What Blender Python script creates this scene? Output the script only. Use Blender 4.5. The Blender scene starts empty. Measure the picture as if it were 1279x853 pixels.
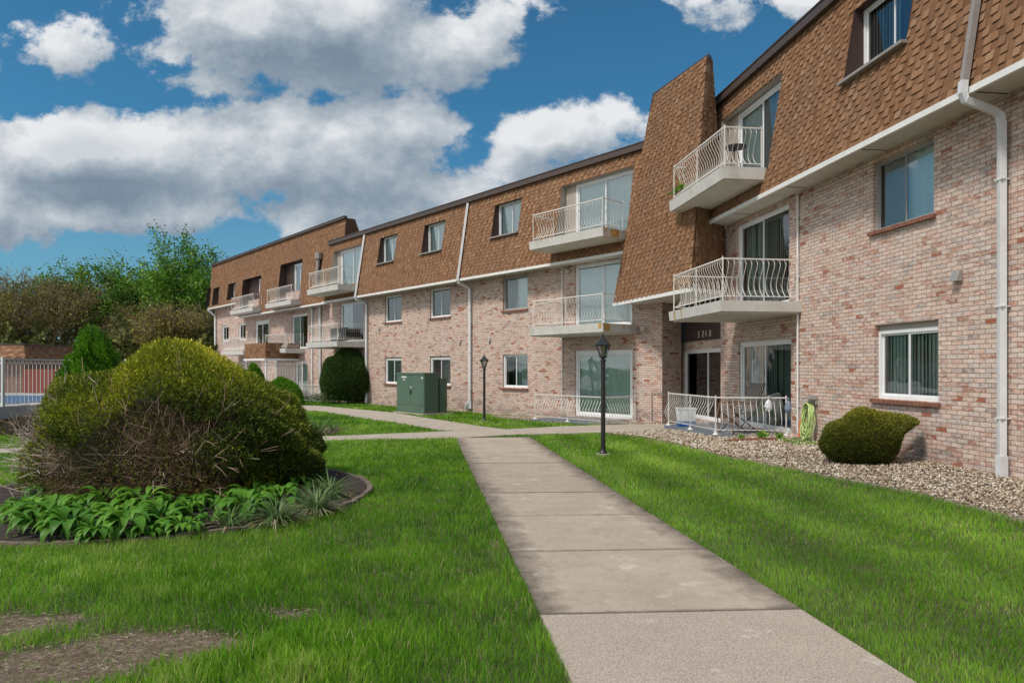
import bpy, bmesh, math, random
import numpy as np
from mathutils import Vector
from mathutils.geometry import delaunay_2d_cdt
R = math.radians
rng = np.random.default_rng(7); random.seed(7)
SC = bpy.context.scene; COL = SC.collection
F = 853.0; CX = 639.5; HY = 460.0; CAM = 1.6

# ------------------------------------------------------------------ scene helpers
def tag(o, label=None, cat=None, group=None, kind=None):
    if label: o['label'] = label
    if cat: o['category'] = cat
    if group: o['group'] = group
    if kind: o['kind'] = kind
    return o
def link(o, parent=None):
    COL.objects.link(o)
    if parent is not None: o.parent = parent
    return o
def empty(name, loc=(0, 0, 0), **k):
    o = bpy.data.objects.new(name, None); link(o); o.location = loc; o.empty_display_size = .2
    return tag(o, **k)
def origin(o):
    v = Vector((0, 0, 0))
    while o is not None: v = v + Vector(o.location); o = o.parent
    return v
def copy_tree(o, parent=None):
    c = o.copy(); link(c, parent)
    for ch in [x for x in bpy.data.objects if x.parent == o and x is not c]: copy_tree(ch, c)
    return c
def np_mesh(name, V, Fc, mat, parent=None, attrs=None, smooth=False):
    """V (n,3), Fc (m,k) -> one mesh object"""
    V = np.asarray(V, dtype=np.float32); Fc = np.asarray(Fc, dtype=np.int32)
    if parent is not None: V = V - np.array(origin(parent), dtype=np.float32)
    me = bpy.data.meshes.new(name); m, k = Fc.shape
    me.vertices.add(len(V)); me.vertices.foreach_set('co', V.ravel())
    me.loops.add(m*k); me.loops.foreach_set('vertex_index', Fc.ravel())
    me.polygons.add(m); me.polygons.foreach_set('loop_start', np.arange(m, dtype=np.int32)*k)
    me.polygons.foreach_set('loop_total', np.full(m, k, dtype=np.int32))
    me.update(calc_edges=True)
    if smooth: me.polygons.foreach_set('use_smooth', np.ones(m, dtype=bool))
    for a, (dom, arr) in (attrs or {}).items():
        at = me.attributes.new(a, 'FLOAT', dom); at.data.foreach_set('value', np.asarray(arr, dtype=np.float32))
    me.materials.append(mat)
    return link(bpy.data.objects.new(name, me), parent)
class MB:
    def __init__(s): s.v = []; s.f = []; s.uv = []; s.r = []
    def face(s, pts, uv=None, r=0.0):
        i = len(s.v); s.v += [tuple(p) for p in pts]; s.f.append(tuple(range(i, i+len(pts))))
        s.uv.append(uv or [(0, 0)]*len(pts)); s.r.append(r)
    def box8(s, b, t, r=0.0):
        """b, t: four bottom and four top points (same winding)"""
        s.face([b[3], b[2], b[1], b[0]], r=r); s.face(t, r=r)
        for i in range(4):
            j = (i+1) % 4; s.face([b[i], b[j], t[j], t[i]], r=r)
    def box(s, x0, x1, y0, y1, z0, z1, r=0.0):
        b = [(x0, y0, z0), (x1, y0, z0), (x1, y1, z0), (x0, y1, z0)]
        s.box8(b, [(p[0], p[1], z1) for p in b], r)
    def tube(s, pts, rad, sides=8, cap=True):
        pts = [Vector(p) for p in pts]; n = len(pts)
        rads = rad if isinstance(rad, (list, tuple)) else [rad]*n
        base = len(s.v); prev = None
        for i, p in enumerate(pts):
            t = (pts[min(i+1, n-1)] - pts[max(i-1, 0)])
            t = t.normalized() if t.length > 1e-9 else Vector((0, 0, 1))
            a = prev if prev is not None else (Vector((1, 0, 0)) if abs(t.x) < .8 else Vector((0, 1, 0)))
            a = (a - t*a.dot(t))
            a = a.normalized() if a.length > 1e-6 else t.orthogonal().normalized()
            prev = a; b = t.cross(a)
            for k in range(sides):
                an = 2*math.pi*(k+.5)/sides
                s.v.append(tuple(p + (a*math.cos(an) + b*math.sin(an))*rads[i]))
        for i in range(n-1):
            for k in range(sides):
                k2 = (k+1) % sides
                s.f.append((base+i*sides+k, base+i*sides+k2, base+(i+1)*sides+k2, base+(i+1)*sides+k))
                s.uv.append([(0, 0)]*4); s.r.append(0)
        if cap:
            s.f.append(tuple(base+k for k in reversed(range(sides)))); s.uv.append([(0, 0)]*sides); s.r.append(0)
            s.f.append(tuple(base+(n-1)*sides+k for k in range(sides))); s.uv.append([(0, 0)]*sides); s.r.append(0)
    def lathe(s, prof, c=(0, 0, 0), sides=16):
        for i in range(len(prof)-1):
            (r0, z0), (r1, z1) = prof[i], prof[i+1]
            for k in range(sides):
                a, b = 2*math.pi*k/sides, 2*math.pi*(k+1)/sides
                P = lambda r, z, an: (c[0]+r*math.cos(an), c[1]+r*math.sin(an), c[2]+z)
                s.face([P(r0, z0, a), P(r0, z0, b), P(r1, z1, b), P(r1, z1, a)])
    def build(s, name, mat, parent=None, smooth=False, merge=False):
        off = origin(parent) if parent is not None else Vector((0, 0, 0))
        me = bpy.data.meshes.new(name)
        me.from_pydata([(p[0]-off.x, p[1]-off.y, p[2]-off.z) for p in s.v], [], s.f)
        uvl = me.uv_layers.new(name='UVMap'); flat = [c for f in s.uv for q in f for c in q]
        uvl.data.foreach_set('uv', flat)
        at = me.attributes.new('rnd', 'FLOAT', 'FACE'); at.data.foreach_set('value', s.r)
        me.materials.append(mat)
        bm = bmesh.new(); bm.from_mesh(me)
        if merge: bmesh.ops.remove_doubles(bm, verts=bm.verts, dist=1e-5)
        if merge: bmesh.ops.recalc_face_normals(bm, faces=bm.faces)
        bm.to_mesh(me); bm.free()
        if smooth: me.polygons.foreach_set('use_smooth', [True]*len(me.polygons))
        return link(bpy.data.objects.new(name, me), parent)

# ------------------------------------------------------------------ materials
class NT:
    def __init__(s, tree): s.t = tree; s.n = tree.nodes; s.l = tree.links
    def __call__(s, typ, ins=None, **props):
        nd = s.n.new(typ)
        for k, v in props.items(): setattr(nd, k, v)
        for k, v in (ins or {}).items():
            sock = nd.inputs[k]
            if isinstance(v, bpy.types.NodeSocket): s.l.new(v, sock)
            else: sock.default_value = v
        return nd
    def math(s, op, a, b=0.0, c=None, clamp=False):
        ins = {0: a, 1: b}
        if c is not None: ins[2] = c
        return s('ShaderNodeMath', ins, operation=op, use_clamp=clamp).outputs[0]
    def ramp(s, fac, stops, interp='LINEAR'):
        nd = s('ShaderNodeValToRGB', {0: fac}); cr = nd.color_ramp; cr.interpolation = interp
        while len(cr.elements) < len(stops): cr.elements.new(.5)
        for e, (p, c) in zip(cr.elements, stops):
            e.position = p; e.color = (*c, 1) if len(c) == 3 else c
        return nd.outputs[0]
    def mix(s, f, a, b, blend='MIX'):
        nd = s('ShaderNodeMix', data_type='RGBA', blend_type=blend)
        for k, v in ((0, f), (6, a), (7, b)):
            if isinstance(v, bpy.types.NodeSocket): s.l.new(v, nd.inputs[k])
            elif k == 0: nd.inputs[k].default_value = v
            else: nd.inputs[k].default_value = (*v, 1) if len(v) == 3 else v
        return nd.outputs[2]
    def noise(s, vec, scale, detail=4, rough=.55, dist=0.0):
        ins = {'Scale': scale, 'Detail': detail, 'Roughness': rough, 'Distortion': dist}
        if vec is not None: ins['Vector'] = vec
        return s('ShaderNodeTexNoise', ins).outputs[0]
def new_mat(name):
    m = bpy.data.materials.new(name); m.use_nodes = True; m.node_tree.nodes.clear()
    nt = NT(m.node_tree); out = nt('ShaderNodeOutputMaterial'); bs = nt('ShaderNodeBsdfPrincipled')
    nt.l.new(bs.outputs[0], out.inputs[0]); return m, nt, bs, out
def simple(name, col, rough=.6, var=.15, scale=8, metal=0, bump=0, bscale=60, spec=.5, dirt=None, dfac=.5):
    m, nt, bs, out = new_mat(name)
    co = nt('ShaderNodeNewGeometry').outputs['Position']
    nz = nt.noise(co, scale, 5, .6)
    lo = tuple(c*(1-var) for c in col); hi = tuple(min(1, c*(1+var)) for c in col)
    c = nt.ramp(nz, [(.3, lo), (.7, hi)])
    if dirt:
        d = nt.noise(co, scale*.6, 6, .7)
        c = nt.mix(nt.math('MULTIPLY', nt.ramp(d, [(.52, (0, 0, 0)), (.75, (1, 1, 1))]), dfac), c, dirt)
    nt.l.new(c, bs.inputs['Base Color'])
    bs.inputs['Roughness'].default_value = rough; bs.inputs['Metallic'].default_value = metal
    bs.inputs['Specular IOR Level'].default_value = spec
    if bump:
        b = nt('ShaderNodeBump', {'Height': nt.noise(co, bscale, 4, .6), 'Strength': bump, 'Distance': .01})
        nt.l.new(b.outputs[0], bs.inputs['Normal'])
    return m
def leaf_mat(name, stops, trans=.3, rough=.55, pos_var=None):
    m, nt, bs, out = new_mat(name)
    a = nt('ShaderNodeAttribute', attribute_name='rnd').outputs['Fac']
    c = nt.ramp(a, stops)
    if pos_var:
        co = nt('ShaderNodeNewGeometry').outputs['Position']
        f = nt.ramp(nt.noise(co, pos_var[0], 4, .6), [(.38, (0, 0, 0)), (.66, (1, 1, 1))])
        c = nt.mix(nt.math('MULTIPLY', f, pos_var[2]), c, pos_var[1])
    nt.l.new(c, bs.inputs['Base Color']); bs.inputs['Roughness'].default_value = rough
    bs.inputs['Specular IOR Level'].default_value = .3
    tr = nt('ShaderNodeBsdfTranslucent', {0: c})
    mx = nt('ShaderNodeMixShader', {0: trans, 1: bs.outputs[0], 2: tr.outputs[0]})
    nt.l.new(mx.outputs[0], out.inputs[0]); return m
def brick_mat(name, stops, mortar, wash=.5, red=.0):
    m, nt, bs, out = new_mat(name)
    uv = nt('ShaderNodeUVMap').outputs[0]
    br = nt('ShaderNodeTexBrick', {'Vector': uv, 'Color1': (0, 0, 0, 1), 'Color2': (1, 1, 1, 1), 'Mortar': (0, 0, 0, 1),
            'Scale': 1.0, 'Mortar Size': .0055, 'Mortar Smooth': .25, 'Bias': 0.0, 'Brick Width': .205, 'Row Height': .0685})
    fac = br.outputs['Fac']
    tint = nt('ShaderNodeSeparateColor', {0: br.outputs[0]}).outputs[0]
    c = nt.ramp(tint, stops)
    mp = nt('ShaderNodeMapping', {'Vector': uv, 'Scale': (1, 2.4, 1)}).outputs[0]
    patch = nt.noise(mp, 1.1, 3, .6)                     # patches where more red bricks show
    redf = nt.math('MULTIPLY', nt.math('GREATER_THAN', nt.math('ADD', tint, nt.math('MULTIPLY', nt.math('SUBTRACT', patch, .5), .55)), 1.0-red), 1.0)
    n1 = nt.noise(mp, 10, 6, .75)
    w = nt.math('MULTIPLY', nt.ramp(n1, [(.44, (0, 0, 0)), (.56, (1, 1, 1))]), wash)
    pw = nt.ramp(nt.noise(mp, 2.6, 5, .65), [(.38, (.4, .4, .4)), (.56, (1, 1, 1))])
    c = nt.mix(nt.math('MULTIPLY', w, pw), c, (.80, .69, .625))
    n2 = nt.noise(uv, 34, 4, .7)
    c = nt.mix(nt.math('MULTIPLY', nt.ramp(n2, [(.54, (0, 0, 0)), (.64, (1, 1, 1))]), .45), c, (.40, .165, .10))
    n3 = nt.noise(mp, 24, 3, .7)
    c = nt.mix(nt.math('MULTIPLY', nt.ramp(n3, [(.59, (0, 0, 0)), (.68, (1, 1, 1))]), .75), c, (.12, .10, .095))
    c = nt.mix(nt.math('MULTIPLY', redf, .85), c, (.36, .095, .045))
    c = nt.mix(nt.math('MULTIPLY', fac, .85), c, mortar)
    big = nt.noise(uv, .45, 3, .5)
    c = nt.mix(nt.math('MULTIPLY', nt.ramp(big, [(.35, (0, 0, 0)), (.7, (1, 1, 1))]), .25), c, (.40, .28, .23))
    vv = nt('ShaderNodeSeparateXYZ', {0: uv}).outputs[1]     # splash dirt and soot marks near the ground
    low = nt('ShaderNodeMapRange', {0: vv, 1: 8.35, 2: 9.3, 3: .16, 4: 0.0}).outputs[0]
    dn = nt.math('ADD', nt.noise(mp, 1.7, 6, .7), low)
    c = nt.mix(nt.math('MULTIPLY', nt.ramp(dn, [(.60, (0, 0, 0)), (.74, (1, 1, 1))]), .5), c, (.17, .135, .12))
    nt.l.new(c, bs.inputs['Base Color']); bs.inputs['Roughness'].default_value = .88
    bs.inputs['Specular IOR Level'].default_value = .25
    h = nt.math('ADD', nt.math('MULTIPLY', nt.math('SUBTRACT', 1.0, fac), 1.0), nt.math('ADD', nt.math('MULTIPLY', n1, .5), nt.math('MULTIPLY', tint, .35)))
    b = nt('ShaderNodeBump', {'Height': h, 'Strength': 1.0, 'Distance': .012})
    nt.l.new(b.outputs[0], bs.inputs['Normal']); return m
M = {}
M['brick'] = brick_mat('whitewashed_brick', [(0, (.26, .22, .205)), (.10, (.58, .36, .27)), (.30, (.74, .56, .47)), (.44, (.42, .365, .345)),
             (.58, (.70, .44, .34)), (.72, (.60, .53, .48)), (.85, (.52, .26, .18)), (.97, (.36, .15, .095))], (.22, .18, .155), .80, .015)
M['pool_brick'] = brick_mat('pool_brick', [(0, (.25, .13, .09)), (1, (.33, .19, .14))], (.3, .26, .24), .15, .2)
def shingle_mat():
    m, nt, bs, out = new_mat('brown_shingle')
    a = nt('ShaderNodeAttribute', attribute_name='rnd').outputs['Fac']
    co = nt('ShaderNodeNewGeometry').outputs['Position']
    c = nt.ramp(a, [(0, (.150, .072, .036)), (.25, (.215, .108, .056)), (.5, (.275, .147, .078)), (.75, (.33, .188, .107)), (1, (.40, .255, .165))])
    g = nt.noise(co, 160, 3, .7)
    c = nt.mix(nt.math('MULTIPLY', nt.ramp(g, [(.4, (0, 0, 0)), (.65, (1, 1, 1))]), .35), c, (.13, .07, .045))
    l = nt.noise(co, .7, 3, .6)
    c = nt.mix(nt.math('MULTIPLY', nt.ramp(l, [(.4, (0, 0, 0)), (.7, (1, 1, 1))]), .4), c, (.20, .125, .085))
    st = nt.noise(nt('ShaderNodeMapping', {'Vector': co, 'Scale': (2.2, 2.2, .25)}).outputs[0], 2.2, 5, .7)
    c = nt.mix(nt.math('MULTIPLY', nt.ramp(st, [(.5, (0, 0, 0)), (.7, (1, 1, 1))]), .35), c, (.12, .075, .052))
    nt.l.new(c, bs.inputs['Base Color']); bs.inputs['Roughness'].default_value = .95
    bs.inputs['Specular IOR Level'].default_value = .15
    nt.l.new(nt('ShaderNodeBump', {'Height': g, 'Strength': .5, 'Distance': .004}).outputs[0], bs.inputs['Normal'])
    return m
M['shingle'] = shingle_mat()
M['shingle_base'] = simple('shingle_underlay', (.10, .052, .03), .95, .2)
M['white'] = simple('white_paint', (.78, .78, .77), .45, .05, 6, dirt=(.45, .42, .38), dfac=.35)
M['frame'] = simple('white_frame', (.80, .81, .82), .35, .03, 4)
M['soffit'] = simple('soffit_paint', (.62, .58, .52), .7, .07, 3, dirt=(.38, .33, .28), dfac=.4)
M['slab'] = simple('balcony_concrete', (.60, .585, .555), .75, .08, 3, bump=.3, bscale=40, dirt=(.30, .27, .24), dfac=.5)
M['rust'] = simple('rust_stain', (.50, .30, .10), .8, .3, 9)
M['fascia'] = simple('brown_fascia', (.075, .05, .042), .5, .12, 5)
M['cheek'] = simple('brown_cheek', (.055, .030, .026), .6, .15, 6)
M['beige'] = simple('beige_siding', (.42, .37, .32), .6, .08, 5)
M['spout_brown'] = simple('mansard_downspout', (.30, .27, .26), .45, .1, 6)
M['spout'] = simple('white_downspout', (.70, .71, .73), .4, .06, 5, dirt=(.42, .39, .35), dfac=.35)
M['rowlock'] = simple('red_sill_brick', (.24, .105, .07), .85, .45, 14, bump=.4)
M['black'] = simple('black_iron', (.018, .018, .02), .45, .1)
M['lamp_glass'] = simple('lamp_glass', (.50, .50, .48), .2, .1)
M['cabinet'] = simple('green_cabinet', (.075, .135, .095), .5, .1, 4, dirt=(.13, .17, .12), dfac=.3)
M['cab_dark'] = simple('cabinet_lock', (.01, .012, .01), .4)
M['sticker'] = simple('pale_sticker', (.65, .66, .62), .5)
M['white_iron'] = simple('white_iron', (.74, .72, .68), .45, .06, 10, dirt=(.45, .33, .2), dfac=.25)
M['roof_flat'] = simple('flat_roof', (.10, .09, .085), .9)
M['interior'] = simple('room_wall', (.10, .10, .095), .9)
M['blind'] = simple('vertical_blind', (.66, .70, .64), .7, .06, 3)
M['curtain'] = simple('sheer_curtain', (.86, .86, .84), .8, .05, 3)
M['patio'] = simple('blue_grey_slab', (.16, .185, .22), .8, .15, 3, bump=.2)
M['hose'] = simple('garden_hose', (.46, .60, .22), .4, .12, 12)
M['orange'] = simple('orange_plastic', (.62, .20, .06), .5)
M['bark'] = simple('tree_bark', (.19, .145, .095), .9, .3, 3, bump=.5, bscale=20)
M['twig'] = simple('dead_twig', (.40, .27, .20), .85, .35, 9)
M['twig_grey'] = simple('grey_twig', (.55, .46, .40), .85, .25, 9)
M['bluebin'] = simple('blue_plastic', (.02, .12, .45), .4)
M['whiteplastic'] = simple('white_plastic', (.72, .76, .80), .35)
M['chair_fabric'] = simple('taupe_fabric', (.19, .165, .15), .8)
M['chair_wood'] = simple('chair_wood', (.22, .125, .065), .6)
M['num'] = simple('cream_number', (.75, .72, .62), .5)
M['edging'] = simple('bed_edging', (.20, .145, .125), .9, .25, 9, bump=.5)
M['mulch'] = simple('dark_mulch', (.042, .030, .025), .95, .45, 30, bump=1, bscale=90)
M['metal'] = simple('galvanised', (.42, .40, .38), .5, .15, 10, metal=.5)
M['red_wood'] = simple('red_fence_wood', (.26, .07, .05), .8, .15)
M['water'] = simple('pool_cover', (.05, .15, .30), .35, .15, 1.5)
M['pool_deck'] = simple('pool_deck', (.40, .39, .38), .85, .1, 2)
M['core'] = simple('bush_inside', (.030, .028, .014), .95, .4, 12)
def glass_mat(name, tint, refl=.0):
    m, nt, bs, out = new_mat(name); nt.n.remove(bs)
    tr = nt('ShaderNodeBsdfTransparent', {0: (*tint, 1)}); gl = nt('ShaderNodeBsdfGlossy', {0: (.95, .97, 1, 1), 'Roughness': .02})
    co = nt('ShaderNodeNewGeometry').outputs['Position']
    nt.l.new(nt('ShaderNodeBump', {'Height': nt.noise(co, 1.3, 1), 'Strength': .06, 'Distance': .1}).outputs[0], gl.inputs['Normal'])
    f = nt('ShaderNodeFresnel', {0: 1.55}).outputs[0]
    f = nt.math('ADD', nt.math('MULTIPLY', f, 1.7), refl, clamp=True)
    nt.l.new(nt('ShaderNodeMixShader', {0: f, 1: tr.outputs[0], 2: gl.outputs[0]}).outputs[0], out.inputs[0]); return m
M['glass'] = glass_mat('window_glass', (.78, .93, .93), .10)
M['screen'] = glass_mat('screened_glass', (.50, .56, .56), .02)
def concrete_mat(name, col, edge=True, agg=False):
    m, nt, bs, out = new_mat(name)
    co = nt('ShaderNodeNewGeometry').outputs['Position']; uv = nt('ShaderNodeUVMap').outputs[0]
    c = nt.ramp(nt.noise(co, 1.6, 6, .65), [(.3, tuple(v*.72 for v in col)), (.7, tuple(v*1.10 for v in col))])
    c = nt.mix(nt('ShaderNodeAttribute', attribute_name='rnd').outputs['Fac'], c, (.24, .195, .155))
    fine = nt.noise(co, 150 if not agg else 95, 3, .8)
    c = nt.mix(.75 if agg else .4, c, nt.ramp(fine, [(.33, (.10, .08, .07)), (.5, col), (.68, (.60, .55, .50))]))
    st = nt.noise(co, 7.5, 9, .8)
    c = nt.mix(nt.math('MULTIPLY', nt.ramp(st, [(.50, (0, 0, 0)), (.66, (1, 1, 1))]), .32 if not agg else .12), c, (.20, .155, .12))
    l2 = nt.noise(co, 2.6, 8, .7)
    c = nt.mix(nt.math('MULTIPLY', nt.ramp(l2, [(.58, (0, 0, 0)), (.66, (1, 1, 1))]), .6), c, (.64, .59, .52))
    vv = nt.math('ABSOLUTE', nt.math('SUBTRACT', nt('ShaderNodeSeparateXYZ', {0: uv}).outputs[1], .5))
    if edge:
        c = nt.mix(nt.math('MULTIPLY', nt.ramp(nt.math('ADD', vv, nt.math('MULTIPLY', nt.math('SUBTRACT', nt.noise(co, 9, 5, .7), .5), .06)), [(.478, (0, 0, 0)), (.497, (1, 1, 1))]), .45), c, (.07, .055, .045))
    if edge:   # lichen and dirt that has built up along the two edges
        u = nt('ShaderNodeSeparateXYZ', {0: uv}).outputs[0]
        e = nt.math('ABSOLUTE', nt.math('SUBTRACT', u, .5))
        e = nt.math('ADD', e, nt.math('MULTIPLY', nt.math('SUBTRACT', nt.noise(co, 3.5, 7, .75), .5), .40))
        c = nt.mix(nt.math('MULTIPLY', nt.ramp(e, [(.34, (0, 0, 0)), (.53, (1, 1, 1))]), .85), c, (.060, .048, .042))
    nt.l.new(c, bs.inputs['Base Color']); bs.inputs['Roughness'].default_value = .9
    bs.inputs['Specular IOR Level'].default_value = .3
    nt.l.new(nt('ShaderNodeBump', {'Height': nt.math('ADD', fine, nt.math('MULTIPLY', st, 1.5)), 'Strength': .5, 'Distance': .006}).outputs[0], bs.inputs['Normal'])
    return m
M['conc'] = concrete_mat('old_concrete', (.50, .415, .33))
M['conc_new'] = concrete_mat('exposed_aggregate', (.47, .39, .32), False, True)
M['conc_far'] = concrete_mat('cross_path_concrete', (.50, .43, .355), False)
def ground_mat():
    m, nt, bs, out = new_mat('lawn_soil')
    co = nt('ShaderNodeNewGeometry').outputs['Position']
    c = nt.ramp(nt.noise(co, 1.3, 6, .7), [(.3, (.022, .062, .008)), (.55, (.035, .095, .013)), (.75, (.05, .115, .02))])
    soil = nt.ramp(nt.noise(co, 22, 7, .8), [(.3, (.09, .06, .042)), (.5, (.24, .18, .13)), (.72, (.42, .35, .28))])
    a = nt('ShaderNodeAttribute', attribute_name='bare').outputs['Fac']
    y = nt('ShaderNodeSeparateXYZ', {0: co}).outputs[1]
    near = nt('ShaderNodeMapRange', {0: y, 1: 12.0, 2: 26.0, 3: .55, 4: 0.0}).outputs[0]
    f = nt.math('MAXIMUM', nt.math('MULTIPLY', nt.ramp(nt.math('ADD', a, nt.math('MULTIPLY', nt.math('SUBTRACT', nt.noise(co, 5, 6, .7), .5), .7)), [(.4, (0, 0, 0)), (.6, (1, 1, 1))]), 1.0), near)
    nt.l.new(nt.mix(f, c, soil), bs.inputs['Base Color']); bs.inputs['Roughness'].default_value = .95
    bs.inputs['Specular IOR Level'].default_value = .1
    nt.l.new(nt('ShaderNodeBump', {'Height': nt.noise(co, 35, 6, .75), 'Strength': 1, 'Distance': .03}).outputs[0], bs.inputs['Normal'])
    return m
M['ground'] = ground_mat()
M['grass'] = leaf_mat('grass_blade', [(0, (.035, .13, .010)), (.35, (.13, .33, .018)), (.65, (.235, .50, .03)), (.95, (.42, .64, .07)), (1, (.66, .56, .32))], .42, .5,
                      (.55, (.055, .19, .012), .5))
M['stone'] = leaf_mat('gravel_stone', [(0, (.08, .055, .04)), (.25, (.25, .18, .12)), (.5, (.42, .33, .235)), (.75, (.50, .42, .32)), (1, (.78, .74, .67))], 0, .8)
M['gravel'] = simple('gravel_bed', (.30, .25, .20), .95, .5, 60, bump=1, bscale=55)
M['juniper'] = leaf_mat('juniper', [(0, (.030, .05, .010)), (.3, (.11, .155, .016)), (.55, (.26, .31, .022)), (.8, (.46, .47, .03)), (1, (.66, .60, .05))], .25, .6)
M['conifer'] = leaf_mat('bright_conifer', [(0, (.03, .10, .008)), (.4, (.10, .27, .015)), (.8, (.22, .46, .025)), (1, (.36, .58, .04))], .25, .6)
M['yew'] = leaf_mat('yew', [(0, (.03, .045, .008)), (.5, (.10, .12, .015)), (.85, (.25, .25, .025)), (1, (.36, .33, .04))], .2, .6)
M['boxyew'] = leaf_mat('dark_yew', [(0, (.02, .05, .012)), (.6, (.06, .12, .022)), (1, (.13, .21, .035))], .2, .6)
M['maple'] = leaf_mat('spring_maple', [(0, (.03, .09, .010)), (.5, (.10, .25, .018)), (1, (.25, .44, .04))], .3, .5)
M['bud'] = leaf_mat('budding_tree', [(0, (.10, .085, .022)), (.5, (.26, .22, .05)), (.8, (.36, .29, .08)), (1, (.24, .33, .04))], .2, .7)
M['under'] = leaf_mat('understory', [(0, (.035, .045, .013)), (.5, (.09, .105, .022)), (1, (.18, .20, .04))], .15, .7)
M['barberry'] = leaf_mat('low_shrub', [(0, (.08, .04, .03)), (.5, (.13, .075, .05)), (.8, (.06, .10, .02)), (1, (.16, .16, .05))], .2, .7)
M['hosta'] = leaf_mat('hosta', [(0, (.06, .17, .018)), (.5, (.11, .28, .026)), (1, (.21, .42, .05))], .3, .45)
M['strap'] = leaf_mat('strap_leaf', [(0, (.09, .16, .05)), (.5, (.15, .25, .08)), (.75, (.22, .32, .13)), (.85, (.45, .38, .22)), (1, (.52, .44, .28))], .3, .5)
M['litter'] = leaf_mat('dead_leaf', [(0, (.25, .14, .06)), (1, (.50, .35, .18))], .2, .8)

# ------------------------------------------------------------------ geometry of the place
def ss(a, b, x):
    t = np.clip((np.asarray(x, dtype=float)-a)/(b-a), 0, 1); return t*t*(3-2*t)
n1 = (.9914, .1308); d1 = (-.1308, .9914); n2 = (.7604, .6495); d2 = (-.6495, .7604)
def gz(x, y):
    x = np.asarray(x, dtype=float); y = np.asarray(y, dtype=float)
    D = n1[0]*x + n1[1]*y
    return .13*ss(4.6, 7.0, D)*(1-ss(15.5, 19, y)) - .16*ss(16.5, 25, y)
def G(px, py):
    t = (px-CX)/F; Y = CAM*F/(py-HY)
    for _ in range(12): Y = (CAM-float(gz(t*Y, Y)))*F/(py-HY)
    return (t*Y, Y)
class Wing:
    def __init__(s, n, d): s.n = n; s.d = d
    def P(s, u, D, H): return (s.d[0]*u+s.n[0]*D, s.d[1]*u+s.n[1]*D, CAM+H)
    def u(s, px, D):
        t = (px-CX)/F; Y = D/(s.n[0]*t+s.n[1]); return Y*(s.d[0]*t+s.d[1])
    def box(s, mb, u0, u1, D0, D1, H0, H1, r=0.0):
        c = [(u0, D0), (u1, D0), (u1, D1), (u0, D1)]
        mb.box8([s.P(a, b, H0) for a, b in c], [s.P(a, b, H1) for a, b in c], r)
W1 = Wing(n1, d1); W2 = Wing(n2, d2)

_VG = np.random.default_rng(99).random((256, 256))
def vn(x, y, cell, ox=0):
    X = np.asarray(x, dtype=float)/cell+1000+ox; Y = np.asarray(y, dtype=float)/cell+1000+ox*1.7
    i = np.floor(X).astype(int); j = np.floor(Y).astype(int); fx = X-i; fy = Y-j; fx = fx*fx*(3-2*fx); fy = fy*fy*(3-2*fy)
    g = lambda a, b: _VG[a % 256, b % 256]
    return (g(i, j)*(1-fx)*(1-fy)+g(i+1, j)*fx*(1-fy)+g(i, j+1)*(1-fx)*fy+g(i+1, j+1)*fx*fy)
def inpoly(x, y, poly):
    x = np.asarray(x); y = np.asarray(y); r = np.zeros(x.shape, bool); n = len(poly)
    for i in range(n):
        x0, y0 = poly[i]; x1, y1 = poly[(i+1) % n]
        if y0 == y1: continue
        c = ((y0 > y) != (y1 > y)) & (x < (x1-x0)*(y-y0)/(y1-y0)+x0); r ^= c
    return r
def drape(name, poly, zoff, mat, step=.5, parent=None, uvf=None, skirt=0.06, zfun=None):
    poly = [tuple(p) for p in poly]; n = len(poly); B = []
    for i in range(n):
        a, b = poly[i], poly[(i+1) % n]; L = math.dist(a, b); k = max(1, int(L/step))
        B += [(a[0]+(b[0]-a[0])*j/k, a[1]+(b[1]-a[1])*j/k) for j in range(k)]
    xs = [p[0] for p in poly]; ys = [p[1] for p in poly]; st = max(step, (max(xs)-min(xs))*(max(ys)-min(ys))/6000)
    gx, gy = np.meshgrid(np.arange(min(xs), max(xs), st)+st*.37, np.arange(min(ys), max(ys), st)+st*.41)
    gx = gx.ravel(); gy = gy.ravel(); k = inpoly(gx, gy, poly)
    pts = [Vector(p) for p in B] + [Vector((a, b)) for a, b in zip(gx[k], gy[k])]
    m = len(B); V, _, Fc, _, _, _ = delaunay_2d_cdt(pts, [(i, (i+1) % m) for i in range(m)], [list(range(m))], 1, 1e-5)
    zf = zfun or (lambda a, b: float(gz(a, b))+zoff)
    mb = MB()
    for f in Fc:
        q = [V[i] for i in f]; mb.face([(p.x, p.y, zf(p.x, p.y)) for p in q], [uvf(p.x, p.y) if uvf else (p.x, p.y) for p in q])
    for i in range(m):
        a, b = B[i], B[(i+1) % m]; za, zb = zf(*a), zf(*b)
        mb.face([(a[0], a[1], za-skirt), (b[0], b[1], zb-skirt), (b[0], b[1], zb), (a[0], a[1], za)], [(0, 0)]*4)
    return mb.build(name, mat, parent, merge=True)

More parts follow.
